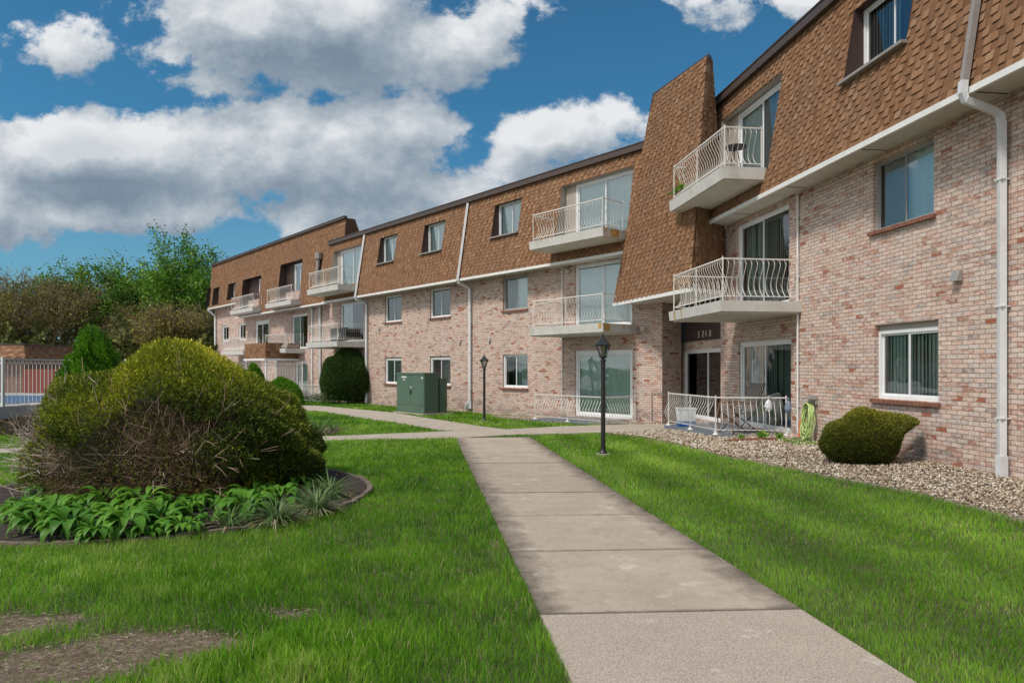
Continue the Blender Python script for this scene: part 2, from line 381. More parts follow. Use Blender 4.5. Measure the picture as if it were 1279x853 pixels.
# ---- layout polygons on the ground
PL = lambda y: .765-.1319*y
PR = lambda y: 2.496-.1319*y
main_path = [(PL(-2), -2), (PR(-2), -2), (PR(15.95), 15.95), (PL(15.55), 15.55)]
left_arm = [G(0, 561), G(200, 553.5), G(430, 544.5), G(565, 539), G(600, 537.5), G(640, 538), G(645, 543.2), G(571, 547.6), G(430, 550), G(200, 560), G(0, 566.5)]
left_arm = [(-26, 12.2)] + left_arm + [(-26, 11.2)]
mid_arm = [G(300, 503.5), G(400, 507), G(493, 515.5), G(550, 524.5), G(600, 532.5), G(634, 536.8), G(612, 540), G(548, 538.2), G(489, 527), G(430, 518), G(400, 513.5), G(300, 508)]
right_arm = [G(608, 535.6), G(634, 537), G(700, 533.2), G(800, 530.2), (4.35, 20.1), (5.0, 20.75), (5.66, 17.9), (4.6, 17.5), (3.95, 17.25), G(759, 541), G(640, 543.6), G(608, 543)]
gravel1 = [G(757, 541.6), G(800, 546), G(842, 553.5), G(900, 569), G(1000, 588), G(1140, 614.5), G(1279, 650), (5.9, 4.5), (6.4, 1.5), (8.0, 1.5), (7.8, 4.0), W1.P(14.2, 7.85, 0)[:2], (4.6, 17.35), (3.95, 17.2)]
gravel2 = [G(612, 519.5), G(640, 523.5), G(700, 528.2), G(780, 530.6), (4.3, 20.0), (4.45, 20.4), W2.P(17.3, 16.65, 0)[:2]]
BC = (-4.35, 8.62); BRX, BRY = 2.47, 2.42
def in_bed(x, y, g=0.0): return ((x-BC[0])/(BRX+g))**2+((y-BC[1])/(BRY+g))**2 < 1
bed2 = [G(385, 533), G(420, 533), G(424, 541), G(400, 545), G(372, 546)]
bed3 = [G(-60, 522), G(80, 520), G(100, 560), G(50, 556), G(20, 536), G(-60, 540)]
def bare(x, y):
    b = np.zeros(np.shape(x))
    for cx, cy, rx, ry, s in ((-2.10, 3.98, .50, .24, 1.2), (-2.65, 3.70, .65, .30, 1.3), (-3.15, 4.30, .45, .25, 1.1), (-1.45, 4.5, .18, .08, .6), (.05, 7.3, .22, .25, .7), (-.15, 9.2, .22, .4, .75), (-.12, 6.2, .16, .3, .7),
                        (2.9, 5.5, .16, .10, .8), (1.85, 3.95, .15, .5, .6), (1.62, 5.6, .10, .5, .5), (-.05, 11.4, .2, .5, .55), (3.1, 4.6, .3, .15, .4)):
        q = ((x-cx)/rx)**2+((y-cy)/ry)**2; b = np.maximum(b, s*np.clip(1.25-q*.75, 0, 1))
    nz = (vn(x, y, .32)+.8*vn(x, y, .13, 5)+.6*vn(x, y, .06, 9))/1.2-1.0
    return np.where(b > 0, np.clip(b+1.0*nz*(b > .02)-.02, 0, 1.3), 0)

def ground():
    xs = np.unique(np.concatenate([np.linspace(-700, -40, 12), np.linspace(-40, -8, 33), np.arange(-8, 9, .16), np.linspace(9, 40, 24), np.linspace(40, 700, 12)]))
    ys = np.unique(np.concatenate([np.linspace(-60, 0, 8), np.arange(0, 2.4, .4), np.arange(2.4, 14, .16), np.arange(14, 34, .5), np.linspace(34, 90, 20), np.linspace(90, 900, 12)]))
    X, Y = np.meshgrid(xs, ys); nx = len(xs)
    Z = gz(X, Y) + .012*(np.sin(X*1.7+1)*np.sin(Y*1.3))*(np.abs(X) < 9) - .03
    br = bare(X.ravel(), Y.ravel())
    V = np.stack([X.ravel(), Y.ravel(), Z.ravel()], 1)
    i, j = np.meshgrid(np.arange(len(ys)-1), np.arange(nx-1), indexing='ij'); a = (i*nx+j).ravel()
    Fc = np.stack([a, a+1, a+nx+1, a+nx], 1)
    tag(np_mesh('ground', V, Fc, M['ground'], attrs={'bare': ('POINT', br)}, smooth=True), kind='structure')
ground()

def path_main():
    ys = [-2, .3, 1.6, 2.95, 4.42, 5.93, 7.36, 8.72, 10.05, 11.45, 12.85, 14.25, 15.72]
    root = None; mb = MB(); mb2 = MB()
    for i in range(len(ys)-1):
        a, b = ys[i]+.007, ys[i+1]-.007; tl = .10*(1 if i < 11 else .5)
        dz = random.uniform(-.004, .004)
        c = [(PL(a), a+tl-.10), (PR(a)-.0, a+.17*0+.10), (PR(b), b+.10), (PL(b), b+tl-.10)]
        K = 6; sl = (0, 0, 0, 0, .0, .05, .12, .34, .22, .10, .0, .0, .0)[i]
        tgt = mb2 if i < 4 else mb
        for k in range(K):
            f0, f1 = k/K, (k+1)/K
            q = [(c[0][0]+(c[1][0]-c[0][0])*f0, c[0][1]+(c[1][1]-c[0][1])*f0), (c[0][0]+(c[1][0]-c[0][0])*f1, c[0][1]+(c[1][1]-c[0][1])*f1),
                 (c[3][0]+(c[2][0]-c[3][0])*f1, c[3][1]+(c[2][1]-c[3][1])*f1), (c[3][0]+(c[2][0]-c[3][0])*f0, c[3][1]+(c[2][1]-c[3][1])*f0)]
            top = [(x, y, float(gz(x, y))+.012+dz) for x, y in q]
            tgt.face(top, [(f0, 0), (f1, 0), (f1, 1), (f0, 1)], r=sl)
            for e in (0, 2): tgt.face([top[e], top[(e+1) % 4], (*top[(e+1) % 4][:2], -.05), (*top[e][:2], -.05)], [(.5, 0)]*4)
        for e in ((0, 3), (1, 2)):
            p, q = c[e[0]], c[e[1]]; z = .012+dz
            tgt.face([(p[0], p[1], -.06), (q[0], q[1], -.06), (q[0], q[1], z+float(gz(*q))), (p[0], p[1], z+float(gz(*p)))], [(0, 0)]*4)
    tag(mb.build('path', M['conc']), kind='structure'); tag(mb2.build('path', M['conc_new']), kind='structure')
path_main()
tag(drape('path', left_arm, .016, M['conc_far']), kind='structure')
tag(drape('path', mid_arm, .008, M['conc_far']), kind='structure')
tag(drape('path', right_arm, .021, M['conc_far']), kind='structure')
tag(drape('gravel_base', gravel1, .0, M['gravel'], .3), kind='structure')
tag(drape('gravel_base', gravel2, .0, M['gravel'], .3), kind='structure')
tag(drape('flower_bed', [(BC[0]+BRX*math.cos(a), BC[1]+BRY*math.sin(a)) for a in np.linspace(0, 2*math.pi, 64, endpoint=False)], .02, M['mulch'], .3), kind='structure')
tag(drape('flower_bed', bed2, .02, M['mulch'], .3), kind='structure')
tag(drape('flower_bed', bed3, .02, M['mulch'], .4), kind='structure')

def stones():
    xs, ys = [], []
    for poly, dens in ((gravel1, 1000), (gravel2, 500)):
        px = [p[0] for p in poly]; py = [p[1] for p in poly]; y0 = max(min(py), 5.6)
        n = int((max(px)-min(px))*(max(py)-y0)*dens)
        x = rng.uniform(min(px), max(px), n); y = rng.uniform(y0, max(py), n)
        k = inpoly(x, y, poly); xs.append(x[k]); ys.append(y[k])
    x = np.concatenate(xs); y = np.concatenate(ys); n = len(x)
    # a few stones kicked onto the grass edge
    s = rng.uniform(.010, .026, n)*(1+ (y > 12)*.3)
    base = np.array([(1, 0, 0), (-.9, .2, 0), (.1, 1, 0), (0, -.95, .1), (0, 0, .7), (.1, 0, -.7)])
    V = base[None]*s[:, None, None]*rng.uniform(.6, 1.25, (n, 6, 3))
    a = rng.uniform(0, 6.28, n); c, sn = np.cos(a), np.sin(a)
    Vx = V[:, :, 0]*c[:, None]-V[:, :, 1]*sn[:, None]; Vy = V[:, :, 0]*sn[:, None]+V[:, :, 1]*c[:, None]
    tilt = rng.normal(0, .35, n)[:, None]
    V = np.stack([Vx+x[:, None], Vy+y[:, None], V[:, :, 2]+Vx*tilt+(gz(x, y)+.012+rng.uniform(0, .02, n))[:, None]], 2)
    fb = np.array([(0, 2, 4), (2, 1, 4), (1, 3, 4), (3, 0, 4), (2, 0, 5), (1, 2, 5), (3, 1, 5), (0, 3, 5)])
    Fc = (fb[None]+(np.arange(n)*6)[:, None, None]).reshape(-1, 3)
    r = np.repeat(rng.random(n), 8)
    tag(np_mesh('gravel', V.reshape(-1, 3), Fc, M['stone'], attrs={'rnd': ('FACE', r)}), 'tan and white gravel strip along the foot of the brick walls', 'gravel', kind='stuff')
stones()

def grass():
    out = []
    def zone(y0, y1, dens, x0f, x1f, w):
        xa, xb = x0f, x1f; n = int((xb-xa)*(y1-y0)*dens)
        x = rng.uniform(xa, xb, n); y = rng.uniform(y0, y1, n); k = (np.abs(x) < y*.80+1.0)
        out.append((x[k], y[k], np.full(k.sum(), w)))
    zone(2.2, 4.2, 6500, -4.5, 4.6, .0030); zone(4.2, 6.2, 4600, -6, 5.8, .0036); zone(6.2, 9, 3000, -8.2, 6.8, .0048)
    zone(9, 13, 1700, -11.4, 5.6, .0075); zone(13, 19, 800, -16, 4.4, .012); zone(19, 35, 200, -20, 4.4, .022)
    x = np.concatenate([o[0] for o in out]); y = np.concatenate([o[1] for o in out]); w = np.concatenate([o[2] for o in out])
    keep = ~((x > PL(y)+.0) & (x < PR(y)-.0) & (y < 16))
    for p in (left_arm, mid_arm, right_arm, gravel1, gravel2, bed2, bed3): keep &= ~inpoly(x, y, p)
    keep &= ~in_bed(x, y)
    keep &= (n2[0]*x+n2[1]*y < 16.5) & (n1[0]*x+n1[1]*y < 7.6)
    keep &= ~((x < -12.2+(y-40)*.294+.1) & (y > 22.5)) # pool side
    b = bare(x, y)+rng.normal(0, .22, len(x)); keep &= (b < .60) | (rng.random(len(x)) < .05)
    x, y, w = x[keep], y[keep], w[keep]; n = len(x)
    # broad patches of differing growth
    f1 = np.sin(x*1.1+y*.6+1)*np.sin(y*.9-x*.4)+.6*np.sin(x*2.7-1.2)*np.sin(y*2.1+.7)+.5*np.sin(x*5.1+y*3.7)*np.sin(y*4.9-x*2.2)
    m1 = vn(x, y, .45, 3)-.5; m2 = vn(x, y, .16, 7)-.5; m3 = vn(x, y, 1.3, 11)-.5
    tall = np.clip(f1*.25+.5+m2*.9+m1*.6, 0, 1.2)
    right = x > PR(y)
    L = (.035+.030*tall+rng.gamma(2, .007, n))
    L = np.where(right, L*.72, L*.88)
    tuft = np.exp(-(((x+1.35)/.75)**2+((y-3.75)/.55)**2))+.8*np.exp(-(((x+2.9)/1.2)**2+((y-5.4)/.35)**2))+.5*np.exp(-(((x+2.0)/.6)**2+((y-4.9)/.3)**2))
    L = L*(1+1.3*tuft*rng.uniform(.2, 1.2, n)*(np.sin(x*9+y*4)*np.sin(y*11-x*3)*.5+.7))*np.clip(1.15-bare(x, y)*.6, .4, 1.2)
    L = np.where(y > 13, L*1.1, L)
    w = w*(1+1.0*tuft)*np.where(right, 1, rng.uniform(.7, 1.6, n))
    lane = (x+.1319*y-2.5)/.62; stripe = np.sin(lane*math.pi)
    az = rng.uniform(0, 6.28, n); lean = rng.uniform(.15, .75, n)
    ux, uy = np.cos(az)*lean, np.sin(az)*lean
    ux += np.where(right, d1[0]*stripe*.35, .1*np.sin(y)); uy += np.where(right, d1[1]*stripe*.35, .15*np.sin(x*1.3))
    fa = rng.uniform(0, 6.28, n); sx, sy = np.cos(fa)*w*.5, np.sin(fa)*w*.5
    z = gz(x, y)-.02
    def pt(fr, sd, k):
        h = L*fr; return np.stack([x+ux*L*fr**1.7*.8+sx*sd, y+uy*L*fr**1.7*.8+sy*sd, z+.02*0+h*(1-.18*lean*fr)], 1)
    V = np.stack([pt(0, -1, 0), pt(0, 1, 0), pt(.55, -.8, 0), pt(.55, .8, 0), pt(1, 0, 0)], 1)
    V[:, :, 2] += 0
    fb = np.array([(0, 1, 3), (0, 3, 2), (2, 3, 4)])
    Fc = (fb[None]+(np.arange(n)*5)[:, None, None]).reshape(-1, 3)
    r = np.clip(.57+np.where(right, .04, .06)*f1+np.where(right, .6, 1.0)*(.38*m3+.30*m1+.34*m2)+rng.normal(0, .17, n)+.22*tuft+np.where(right, .07*stripe, 0)+.03, 0, .97)
    r = np.where(rng.random(n) < .02+.10*np.clip(-m1*2-.4, 0, 1)+.08*np.clip(b[keep], 0, 1), 1.0, r)
    tag(np_mesh('lawn_grass', V.reshape(-1, 3), Fc, M['grass'], attrs={'rnd': ('FACE', np.repeat(r, 3))}), 'mown bright green grass on both sides of the path', 'grass', kind='stuff')
    print('blades', n)
grass()

def straw():
    n = 6000; x = rng.uniform(-3.9, -1.2, n); y = rng.uniform(3.3, 4.9, n); k = bare(x, y) > .35; x, y = x[k], y[k]; n = len(x)
    d = rng.normal(size=(n, 3)); d[:, 2] *= .12
    tag(leaves('dead_grass', np.stack([x, y, gz(x, y)+rng.uniform(-.02, .0, n)+.012*(np.sin(x*1.7+1)*np.sin(y*1.3))], 1), d, rng.uniform(.02, .06, n), .0035, leaf_mat('straw', [(0, (.16, .12, .08)), (.5, (.36, .30, .22)), (1, (.58, .50, .38))], .1, .8)), 'bleached dead grass lying on the bare soil patch', 'dead grass', kind='stuff')
# ------------------------------------------------------------------ the apartment building
BLD = empty('apartment_building', (0, 0, 0), label='three-storey pink brick apartment building with brown shingled mansard top floor and white balconies', cat='apartment building')
BLD.location = (5.0, 18.0, 0)

def wall(W, D, u0, u1, H0, H1, holes, depth=.11, name='brick_wall'):
    us = sorted({u0, u1, *[h[0] for h in holes], *[h[1] for h in holes]}); hs = sorted({H0, H1, *[h[2] for h in holes], *[h[3] for h in holes]})
    us = [v for v in us if u0 <= v <= u1]; hs = [v for v in hs if H0 <= v <= H1]; mb = MB()
    for i in range(len(us)-1):
        for j in range(len(hs)-1):
            cu, ch = (us[i]+us[i+1])/2, (hs[j]+hs[j+1])/2
            if any(h[0] < cu < h[1] and h[2] < ch < h[3] for h in holes): continue
            q = [(us[i], hs[j]), (us[i], hs[j+1]), (us[i+1], hs[j+1]), (us[i+1], hs[j])]
            mb.face([W.P(a, D, b) for a, b in q], [(a+40, b+10) for a, b in q])
    for a, b, c, e in holes:
        dd = D+depth
        for (p, q) in (((a, c), (a, e)), ((a, e), (b, e)), ((b, e), (b, c)), ((b, c), (a, c))):
            mb.face([W.P(p[0], D, p[1]), W.P(q[0], D, q[1]), W.P(q[0], dd, q[1]), W.P(p[0], dd, p[1])],
                    [(p[0]+40, p[1]+10), (q[0]+40, q[1]+10), (q[0]+40+depth*(p[0] == q[0]), q[1]+10+depth*(p[1] == q[1])), (p[0]+40+depth*(p[0] == q[0]), p[1]+10+depth*(p[1] == q[1]))])
    return mb.build(name, M['brick'], BLD)

def window(W, D, u0, u1, h0, h1, name='window', kind='blind', sill='brick', board=0.0, fr=.045, dark='left', blindmat='blind', depth=.10, gap=(0, 0), fm='frame'):
    """a white two-leaf sliding window or door; D is the front plane of the frame"""
    mb = MB()
    top = h1-board
    W.box(mb, u0, u1, D, D+.07, h0, h0+fr); W.box(mb, u0, u1, D, D+.07, top-fr, top)
    W.box(mb, u0, u0+fr, D, D+.07, h0+fr, top-fr); W.box(mb, u1-fr, u1, D, D+.07, h0+fr, top-fr)
    um = (u0+u1)/2; s = fr*.62
    # sliding sash (near leaf) slightly proud of the fixed leaf; u grows away from the camera
    for (a, b, dd) in ((u0+fr, um+s*.6, .018), (um-s*.6, u1-fr, .040)):
        W.box(mb, a, b, D+dd, D+dd+.02, h0+fr, h0+fr+s); W.box(mb, a, b, D+dd, D+dd+.02, top-fr-s, top-fr)
        W.box(mb, a, a+s, D+dd, D+dd+.02, h0+fr+s, top-fr-s); W.box(mb, b-s, b, D+dd, D+dd+.02, h0+fr+s, top-fr-s)
    o = mb.build(name, M[fm], BLD)
    p = MB(); q = MB()
    for i, (a, b, dd) in enumerate(((u0+fr+s, um, .028), (um+.001, u1-fr-s, .050))):
        t = q if (dark == 'left' and i == 1) or (dark == 'right' and i == 0) or dark == 'both' else p
        t.face([W.P(a, D+dd, h0+fr+.01), W.P(a, D+dd, top-fr-.01), W.P(b, D+dd, top-fr-.01), W.P(b, D+dd, h0+fr+.01)])
    if p.f: p.build('pane', M['glass'], o)
    if q.f: q.build('pane', M['screen'], o)
    # room behind
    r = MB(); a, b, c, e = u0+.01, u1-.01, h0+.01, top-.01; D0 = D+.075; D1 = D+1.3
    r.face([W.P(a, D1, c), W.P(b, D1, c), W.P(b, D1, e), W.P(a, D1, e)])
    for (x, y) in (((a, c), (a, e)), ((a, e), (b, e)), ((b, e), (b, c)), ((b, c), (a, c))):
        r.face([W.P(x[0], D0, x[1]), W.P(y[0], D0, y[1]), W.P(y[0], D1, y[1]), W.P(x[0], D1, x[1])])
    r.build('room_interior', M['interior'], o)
    bl = MB(); x = u0+fr
    if kind == 'blind':
        while x < u1-fr:
            if not (gap[0] < (x-u0)/(u1-u0) < gap[1]):
                t = random.uniform(.12, .42); w = .098; c, s_ = math.cos(t)*w/2, math.sin(t)*w/2; xc = x+.04; Dc = D+.13
                bl.face([W.P(xc-c, Dc-s_, h0+.02), W.P(xc-c, Dc-s_, top-.02), W.P(xc+c, Dc+s_, top-.02), W.P(xc+c, Dc+s_, h0+.02)])
            x += .082
    else:
        k = 0
        while x < u1-fr:
            if not (gap[0] < (x-u0)/(u1-u0) < gap[1]):
                Da, Db = D+.12+.025*math.sin(k*1.3), D+.12+.025*math.sin((k+1)*1.3)
                bl.face([W.P(x, Da, h0+.02), W.P(x, Da, top-.02), W.P(min(x+.04, u1-fr), Db, top-.02), W.P(min(x+.04, u1-fr), Db, h0+.02)])
            x += .04; k += 1
    if bl.f: bl.build('blinds' if kind == 'blind' else 'curtain', M[blindmat], o)
    if board:
        t = MB(); W.box(t, u0, u1, D+.01, D+.05, top+.002, h1); t.build('head_board', M['beige'], o)
    if sill == 'brick':
        t = MB(); x = u0-.05
        while x < u1+.04:
            j = random.uniform(-.003, .003); ln = .066
            W.box(t, x, min(x+ln, u1+.06), D-.135+j, D+.02, h0-.075, h0-.012+j, random.random()); x += .074
        t.build('sill', M['rowlock'], o)
    elif sill == 'brown':
        t = MB(); W.box(t, u0-.04, u1+.04, D-.50, D+.02, h0-.05, h0-.003); t.build('sill', M['spout_brown'], o)
    return o

def shingle_field(O, U, V, N, poly, holes, name='shingles', row=.128, tabw=(.105, .135), thick=1.0, parent=BLD):
    """staggered tabs on the plane O+U*u+V*s; poly convex in (u,s); holes rects (u0,u1,s0,s1)"""
    O, U, V, N = map(Vector, (O, U, V, N)); mb = MB()
    smax = max(p[1] for p in poly); s = min(p[1] for p in poly); k = 0
    while s < smax-.02:
        sm = min(s+row*.5, smax-.005); xs = []
        for i in range(len(poly)):
            (a0, b0), (a1, b1) = poly[i], poly[(i+1) % len(poly)]
            if (b0 > sm) != (b1 > sm): xs.append(a0+(a1-a0)*(sm-b0)/(b1-b0))
        if len(xs) >= 2:
            lo, hi = min(xs), max(xs); segs = [(lo, hi)]
            for h in holes:
                if h[2] < sm < h[3]:
                    ns = []
                    for a, b in segs:
                        if h[1] <= a or h[0] >= b: ns.append((a, b)); continue
                        if a < h[0]: ns.append((a, h[0]))
                        if b > h[1]: ns.append((h[1], b))
                    segs = ns
            for a, b in segs:
                x = a-((k % 2)*.5+random.random()*.35)*tabw[1]; thickf = random.random() < .5
                while x < b-1e-4:
                    w = random.uniform(*tabw); x1 = min(x+w, b)
                    if b-x1 < .03: x1 = b
                    if x < a: x = a
                    if x1 <= x+.004: x = x1+1e-6; thickf = not thickf; continue
                    thickf = not thickf if random.random() < .94 else thickf
                    t0 = (.021 if thickf else .005)*thick+random.uniform(-.001, .001)
                    sb = s-random.uniform(0, .004)-(.007 if thickf else 0); st = min(s+row*1.04, smax)
                    q = lambda u, v, n: O+U*u+V*v+N*n
                    A, B, C, E = q(x+.001, sb, t0), q(x1-.001, sb, t0), q(x1-.001, st, .003), q(x+.001, st, .003)
                    A0, B0 = q(x+.001, sb, 0), q(x1-.001, sb, 0); C0, E0 = q(x1-.001, st, 0), q(x+.001, st, 0)
                    r = min(1, max(0, random.gauss(.5, .15)+(.10 if thickf else -.16)))
                    mb.face([A, B, C, E], r=r); mb.face([A0, B0, B, A], r=r*.6); mb.face([A0, A, E, E0], r=r*.7); mb.face([B, B0, C0, C], r=r*.7)
                    x = x1
        s += row; k += 1
    return mb.build(name, M['shingle'], parent)

def mansard(W, Db, Hb, Ht, slope, u0, u1, Dwin, holes, roofdrop=0.0, endd=3.0, fext=.05, name='mansard', row=.128, tabw=(.105, .135), fascia=True, hcap=.17, Hb2=None):
    """sloping shingled top storey; holes (u0,u1,H0,H1,kind)"""
    L = math.hypot(1, slope); V = Vector((W.n[0]*slope/L, W.n[1]*slope/L, 1/L)); U = Vector((*W.d, 0))
    N = -Vector((W.n[0]/L, W.n[1]/L, -slope/L)); O = Vector(W.P(0, Db, Hb))
    Df = lambda H: Db+(H-Hb)*slope
    us = sorted({u0, u1, *[h[0] for h in holes], *[h[1] for h in holes]}); hs = sorted({Hb, Ht, *[h[2] for h in holes], *[h[3] for h in holes]})
    us = [v for v in us if u0 <= v <= u1]; hs = [v for v in hs if Hb <= v <= Ht]; mb = MB()
    for i in range(len(us)-1):
        for j in range(len(hs)-1):
            cu, ch = (us[i]+us[i+1])/2, (hs[j]+hs[j+1])/2
            if any(h[0] < cu < h[1] and h[2] < ch < h[3] for h in holes): continue
            mb.face([W.P(a, Df(b), b) for a, b in ((us[i], hs[j]), (us[i], hs[j+1]), (us[i+1], hs[j+1]), (us[i+1], hs[j]))])
    for ue in (u0, u1): # end walls
        mb.face([W.P(ue, Db, Hb), W.P(ue, Df(Ht), Ht), W.P(ue, Dwin+endd, Ht), W.P(ue, Dwin+endd+(.5 if endd < 1 else 0), Hb)])
    base = mb.build(name, M['shingle_base'], BLD)
    hl = [(h[0], h[1], (h[2]-Hb)*L, (h[3]-Hb)*L) for h in holes]
    sh = shingle_field(O, U, V, N, [(u0, 0), (u1, 0), (u1, (Ht-Hb)*L), (u0, (Ht-Hb)*L)], hl, row=row, tabw=tabw); sh.parent = base; sh.location = (0, 0, 0)
    for h in holes: # the recess round each opening
        c = MB(); a, b, H0, H1 = h[:4]; D1 = Dwin+.05
        for ue in (a, b): c.face([W.P(ue, Df(H0)-.012, H0), W.P(ue, Df(H1)-.012, H1), W.P(ue, D1, H1), W.P(ue, D1, H0)])
        c.face([W.P(a, Df(H1)-.012, H1), W.P(b, Df(H1)-.012, H1), W.P(b, D1, H1), W.P(a, D1, H1)])
        c.build('opening_cheeks', M['beige' if h[4] == 'door' else 'cheek'], base)
    if fascia:
        f = MB(); D = Df(Ht)-.13
        ux = u1+fext; W.box(f, u0-.02, ux, D, D+.16, Ht-.04, Ht+hcap-.03); W.box(f, u0-.02, ux, D-.02, D+.22, Ht+hcap-.028, Ht+hcap)
        f.build('fascia', M['fascia'], BLD)
        r = MB(); W.box(r, u0, u1, D+.2, D+9, Ht+.02-roofdrop, Ht+hcap-.05-roofdrop); r.build('flat_roof', M['roof_flat'], BLD)
    return base

def soffit(W, De, Dw, H, u0, u1, board=True, vents=True):
    s = MB(); W.box(s, u0, u1, De+.02, Dw-.002, H-.035, H-.005)
    o = s.build('soffit', M['soffit'], BLD)
    if vents:
        x = u0+.6
        while x < u1-.2:
            v = MB(); W.box(v, x, x+.025, De+.05, Dw-.01, H-.040, H-.036); x += 2.4; v.build('soffit_joint', M['cheek'], o)
    t = MB(); x = u0
    while x < u1-1e-4:
        x1 = min(x+3.0, u1); W.box(t, x+.003, x1-.003, De-.035, De+.018, H-.075+random.uniform(-.002, .002), H+.015); x = x1
    t.build('white_edge_trim', M['white'], BLD)

def railing(path, z0, h, out, name='railing', parent=None, feet=False, spacing=.118, mat='white_iron', belly=.15):
    """belly-front railing: path list of (x,y); out = +1/-1 side on which the bars bulge"""
    mb = MB(); pts = [Vector((*p, 0)) for p in path]
    for i, p in enumerate(pts):
        mb.tube([(p.x, p.y, z0-.02), (p.x, p.y, z0+h+.045)], .017, 4)
        if feet: mb.lathe([(.075, 0), (.07, .02), (.03, .05), (.018, .1)], (p.x, p.y, z0-.02), 8)
    for i in range(len(pts)-1):
        a, b = pts[i], pts[i+1]; t = (b-a); L = t.length; t.normalize(); nrm = Vector((t.y, -t.x, 0))*out
        mb.tube([a+Vector((0, 0, z0+h)), b+Vector((0, 0, z0+h))], .019, 4)
        mb.tube([a+Vector((0, 0, z0+.10)), b+Vector((0, 0, z0+.10))], .013, 4)
        if L > 2.2: # a middle post
            m_ = (a+b)/2; mb.tube([(m_.x, m_.y, z0-.02), (m_.x, m_.y, z0+h)], .013, 4)
            if feet: mb.lathe([(.075, 0), (.07, .02), (.03, .05), (.018, .1)], (m_.x, m_.y, z0-.02), 8)
        n = max(2, int(L/spacing)); hh = h-.10
        for k in range(1, n):
            c = a+t*(L*k/n)
            prof = [(0, 0), (.5, .09), (.88, .2), (1, .32), (.85, .46), (.45, .62), (.10, .75), (-.10, .85), (.02, .93), (.22, .955), (.30, .985), (.12, 1)]
            mb.tube([c+nrm*(belly*p)+Vector((0, 0, z0+.10+hh*q)) for p, q in prof], .0075, 4, cap=False)
    return mb.build(name, M[mat], parent)

def balcony(W, Dw, Df, ua, ub, H, rails=True, rust=None, h=.87, th=.22, ins=.10, sideA=True, sideB=True, taper=0.0):
    s = MB(); c = [(ua, Df), (ub, Df), (ub, Dw), (ua, Dw)]; c2 = [(ua, Df+.03), (ub, Df+.03), (ub, Dw), (ua, Dw)]
    s.box8([W.P(a, b, H-th) for a, b in c2], [W.P(a, b, H) for a, b in c])
    o = s.build('balcony', M['slab'], BLD)
    e = MB(); W.box(e, ua+.05, ub-.05, Df+.1, Dw, H-th-.03, H-th+.001); e.build('slab_underside', M['soffit'], o)
    if rust:
        for (side, a, b, lo) in rust:
            r = MB()
            if side == 'end': # on the end face nearest the camera
                r.face([W.P(ua-.003, Df+a, H-.0), W.P(ua-.003, Df+b, H), W.P(ua-.003, Df+b-.02, H-lo), W.P(ua-.003, Df+a+.03, H-lo)])
            else:
                f = Df+.03*lo/th-.006
                r.face([W.P(ua+a, Df-.004, H), W.P(ua+b, Df-.004, H), W.P(ua+b-.01, f, H-lo), W.P(ua+a+.02, f, H-lo)])
            r.build('rust_stain', M['rust'], o)
    p = []
    if sideB: p.append(W.P(ub-ins, Dw-.05, 0)[:2])
    p += [W.P(ub-ins, Df+ins, 0)[:2], W.P(ua+ins, Df+ins, 0)[:2]]
    if sideA: p.append(W.P(ua+ins, Dw-.05, 0)[:2])
    railing(p, CAM+H, h, 1 if rails is True else rails, parent=o)
    return o

def downspout(W, u, Df_b, Hb, Df_t, Ht, Dw, Hs, Hg, kick=None, w=.05, matm='spout_brown'):
    """runs down the mansard, elbows under the soffit edge and drops down the wall"""
    o = MB(); P = W.P
    o.tube([P(u, Df_b-.09, Hb-.02), P(u, Df_t-.08, Ht)], w*1.25, 4); a = o.build('downspout', M[matm], BLD)
    o = MB()
    o.tube([P(u, Df_b-.085, Hb+.10), P(u, Df_b-.095, Hb-.06), P(u, Df_b-.06, Hb-.15), P(u, Dw-.22, Hs-.27), P(u, Dw-.12, Hs-.32), P(u, Dw-.085, Hs-.45), P(u, Dw-.085, Hg+.35)], w*1.35, 4)
    o.tube([P(u, Dw-.085, Hg+.36), P(u, Dw-.085, Hg+.05)], w*1.6, 4)
    if kick: o.tube([P(u, Dw-.085, Hg+.34), P(u+kick*.5, Dw-.10, Hg+.25), P(u+kick, Dw-.12, Hg+.02)], w*1.4, 4)
    b = o.build('lower_pipe', M['spout'], a)
    for H in (Hs-1.2, Hs-2.9, Hs-4.4): c = MB(); W.box(c, u-w*1.25, u+w*1.25, Dw-.145, Dw-.003, H, H+.02); c.build('pipe_strap', M['spout'], a)
    return a

# ---------------- near wing
D1w = 7.8; S1 = 7.23; H1s = 3.72; H1t = 6.90; SL = .16
def u1(px, D=D1w): return W1.u(px, D)
def u2(px, D=16.57): return W2.u(px, D)
lowA, lowB = u1(1172), u1(1093)
h_low = (lowA, lowB, -.515, .745); h_up = (u1(1166.5), u1(1090), 2.38, 3.56)
h_door2 = (u1(985.5), u1(920.5), 1.39, 3.54); h_pat = (u1(988), u1(922.5), -1.40, .64)
uend1 = u1(900)
wall(W1, D1w, -2.0, uend1, -1.75, 3.70, [h_low, h_up, h_door2, h_pat])
t = MB()  # return of the pier at the entry
q = [(0, -1.75), (.35, -1.75), (.35, 3.7), (0, 3.7)]; t.face([W1.P(uend1, D1w+a, b) for a, b in q], [(a+11, b+10) for a, b in q]); t.build('pier_side', M['brick'], BLD)
window(W1, D1w+.07, *h_low, board=.10, fr=.055, dark='none', gap=(.0, .0))
M['alu'] = simple('aluminium_frame', (.36, .35, .34), .4, .06, 5)
window(W1, D1w+.07, *h_up, fm='alu', fr=.032, kind='curtain', blindmat='curtain', dark='left', gap=(0, 0))
window(W1, D1w+.05, *h_door2, name='sliding_door', sill=None, dark='right', fr=.06, gap=(0, .0))
window(W1, D1w+.05, *h_pat, name='sliding_door', sill=None, dark='right', fr=.07, gap=(.0, .0))
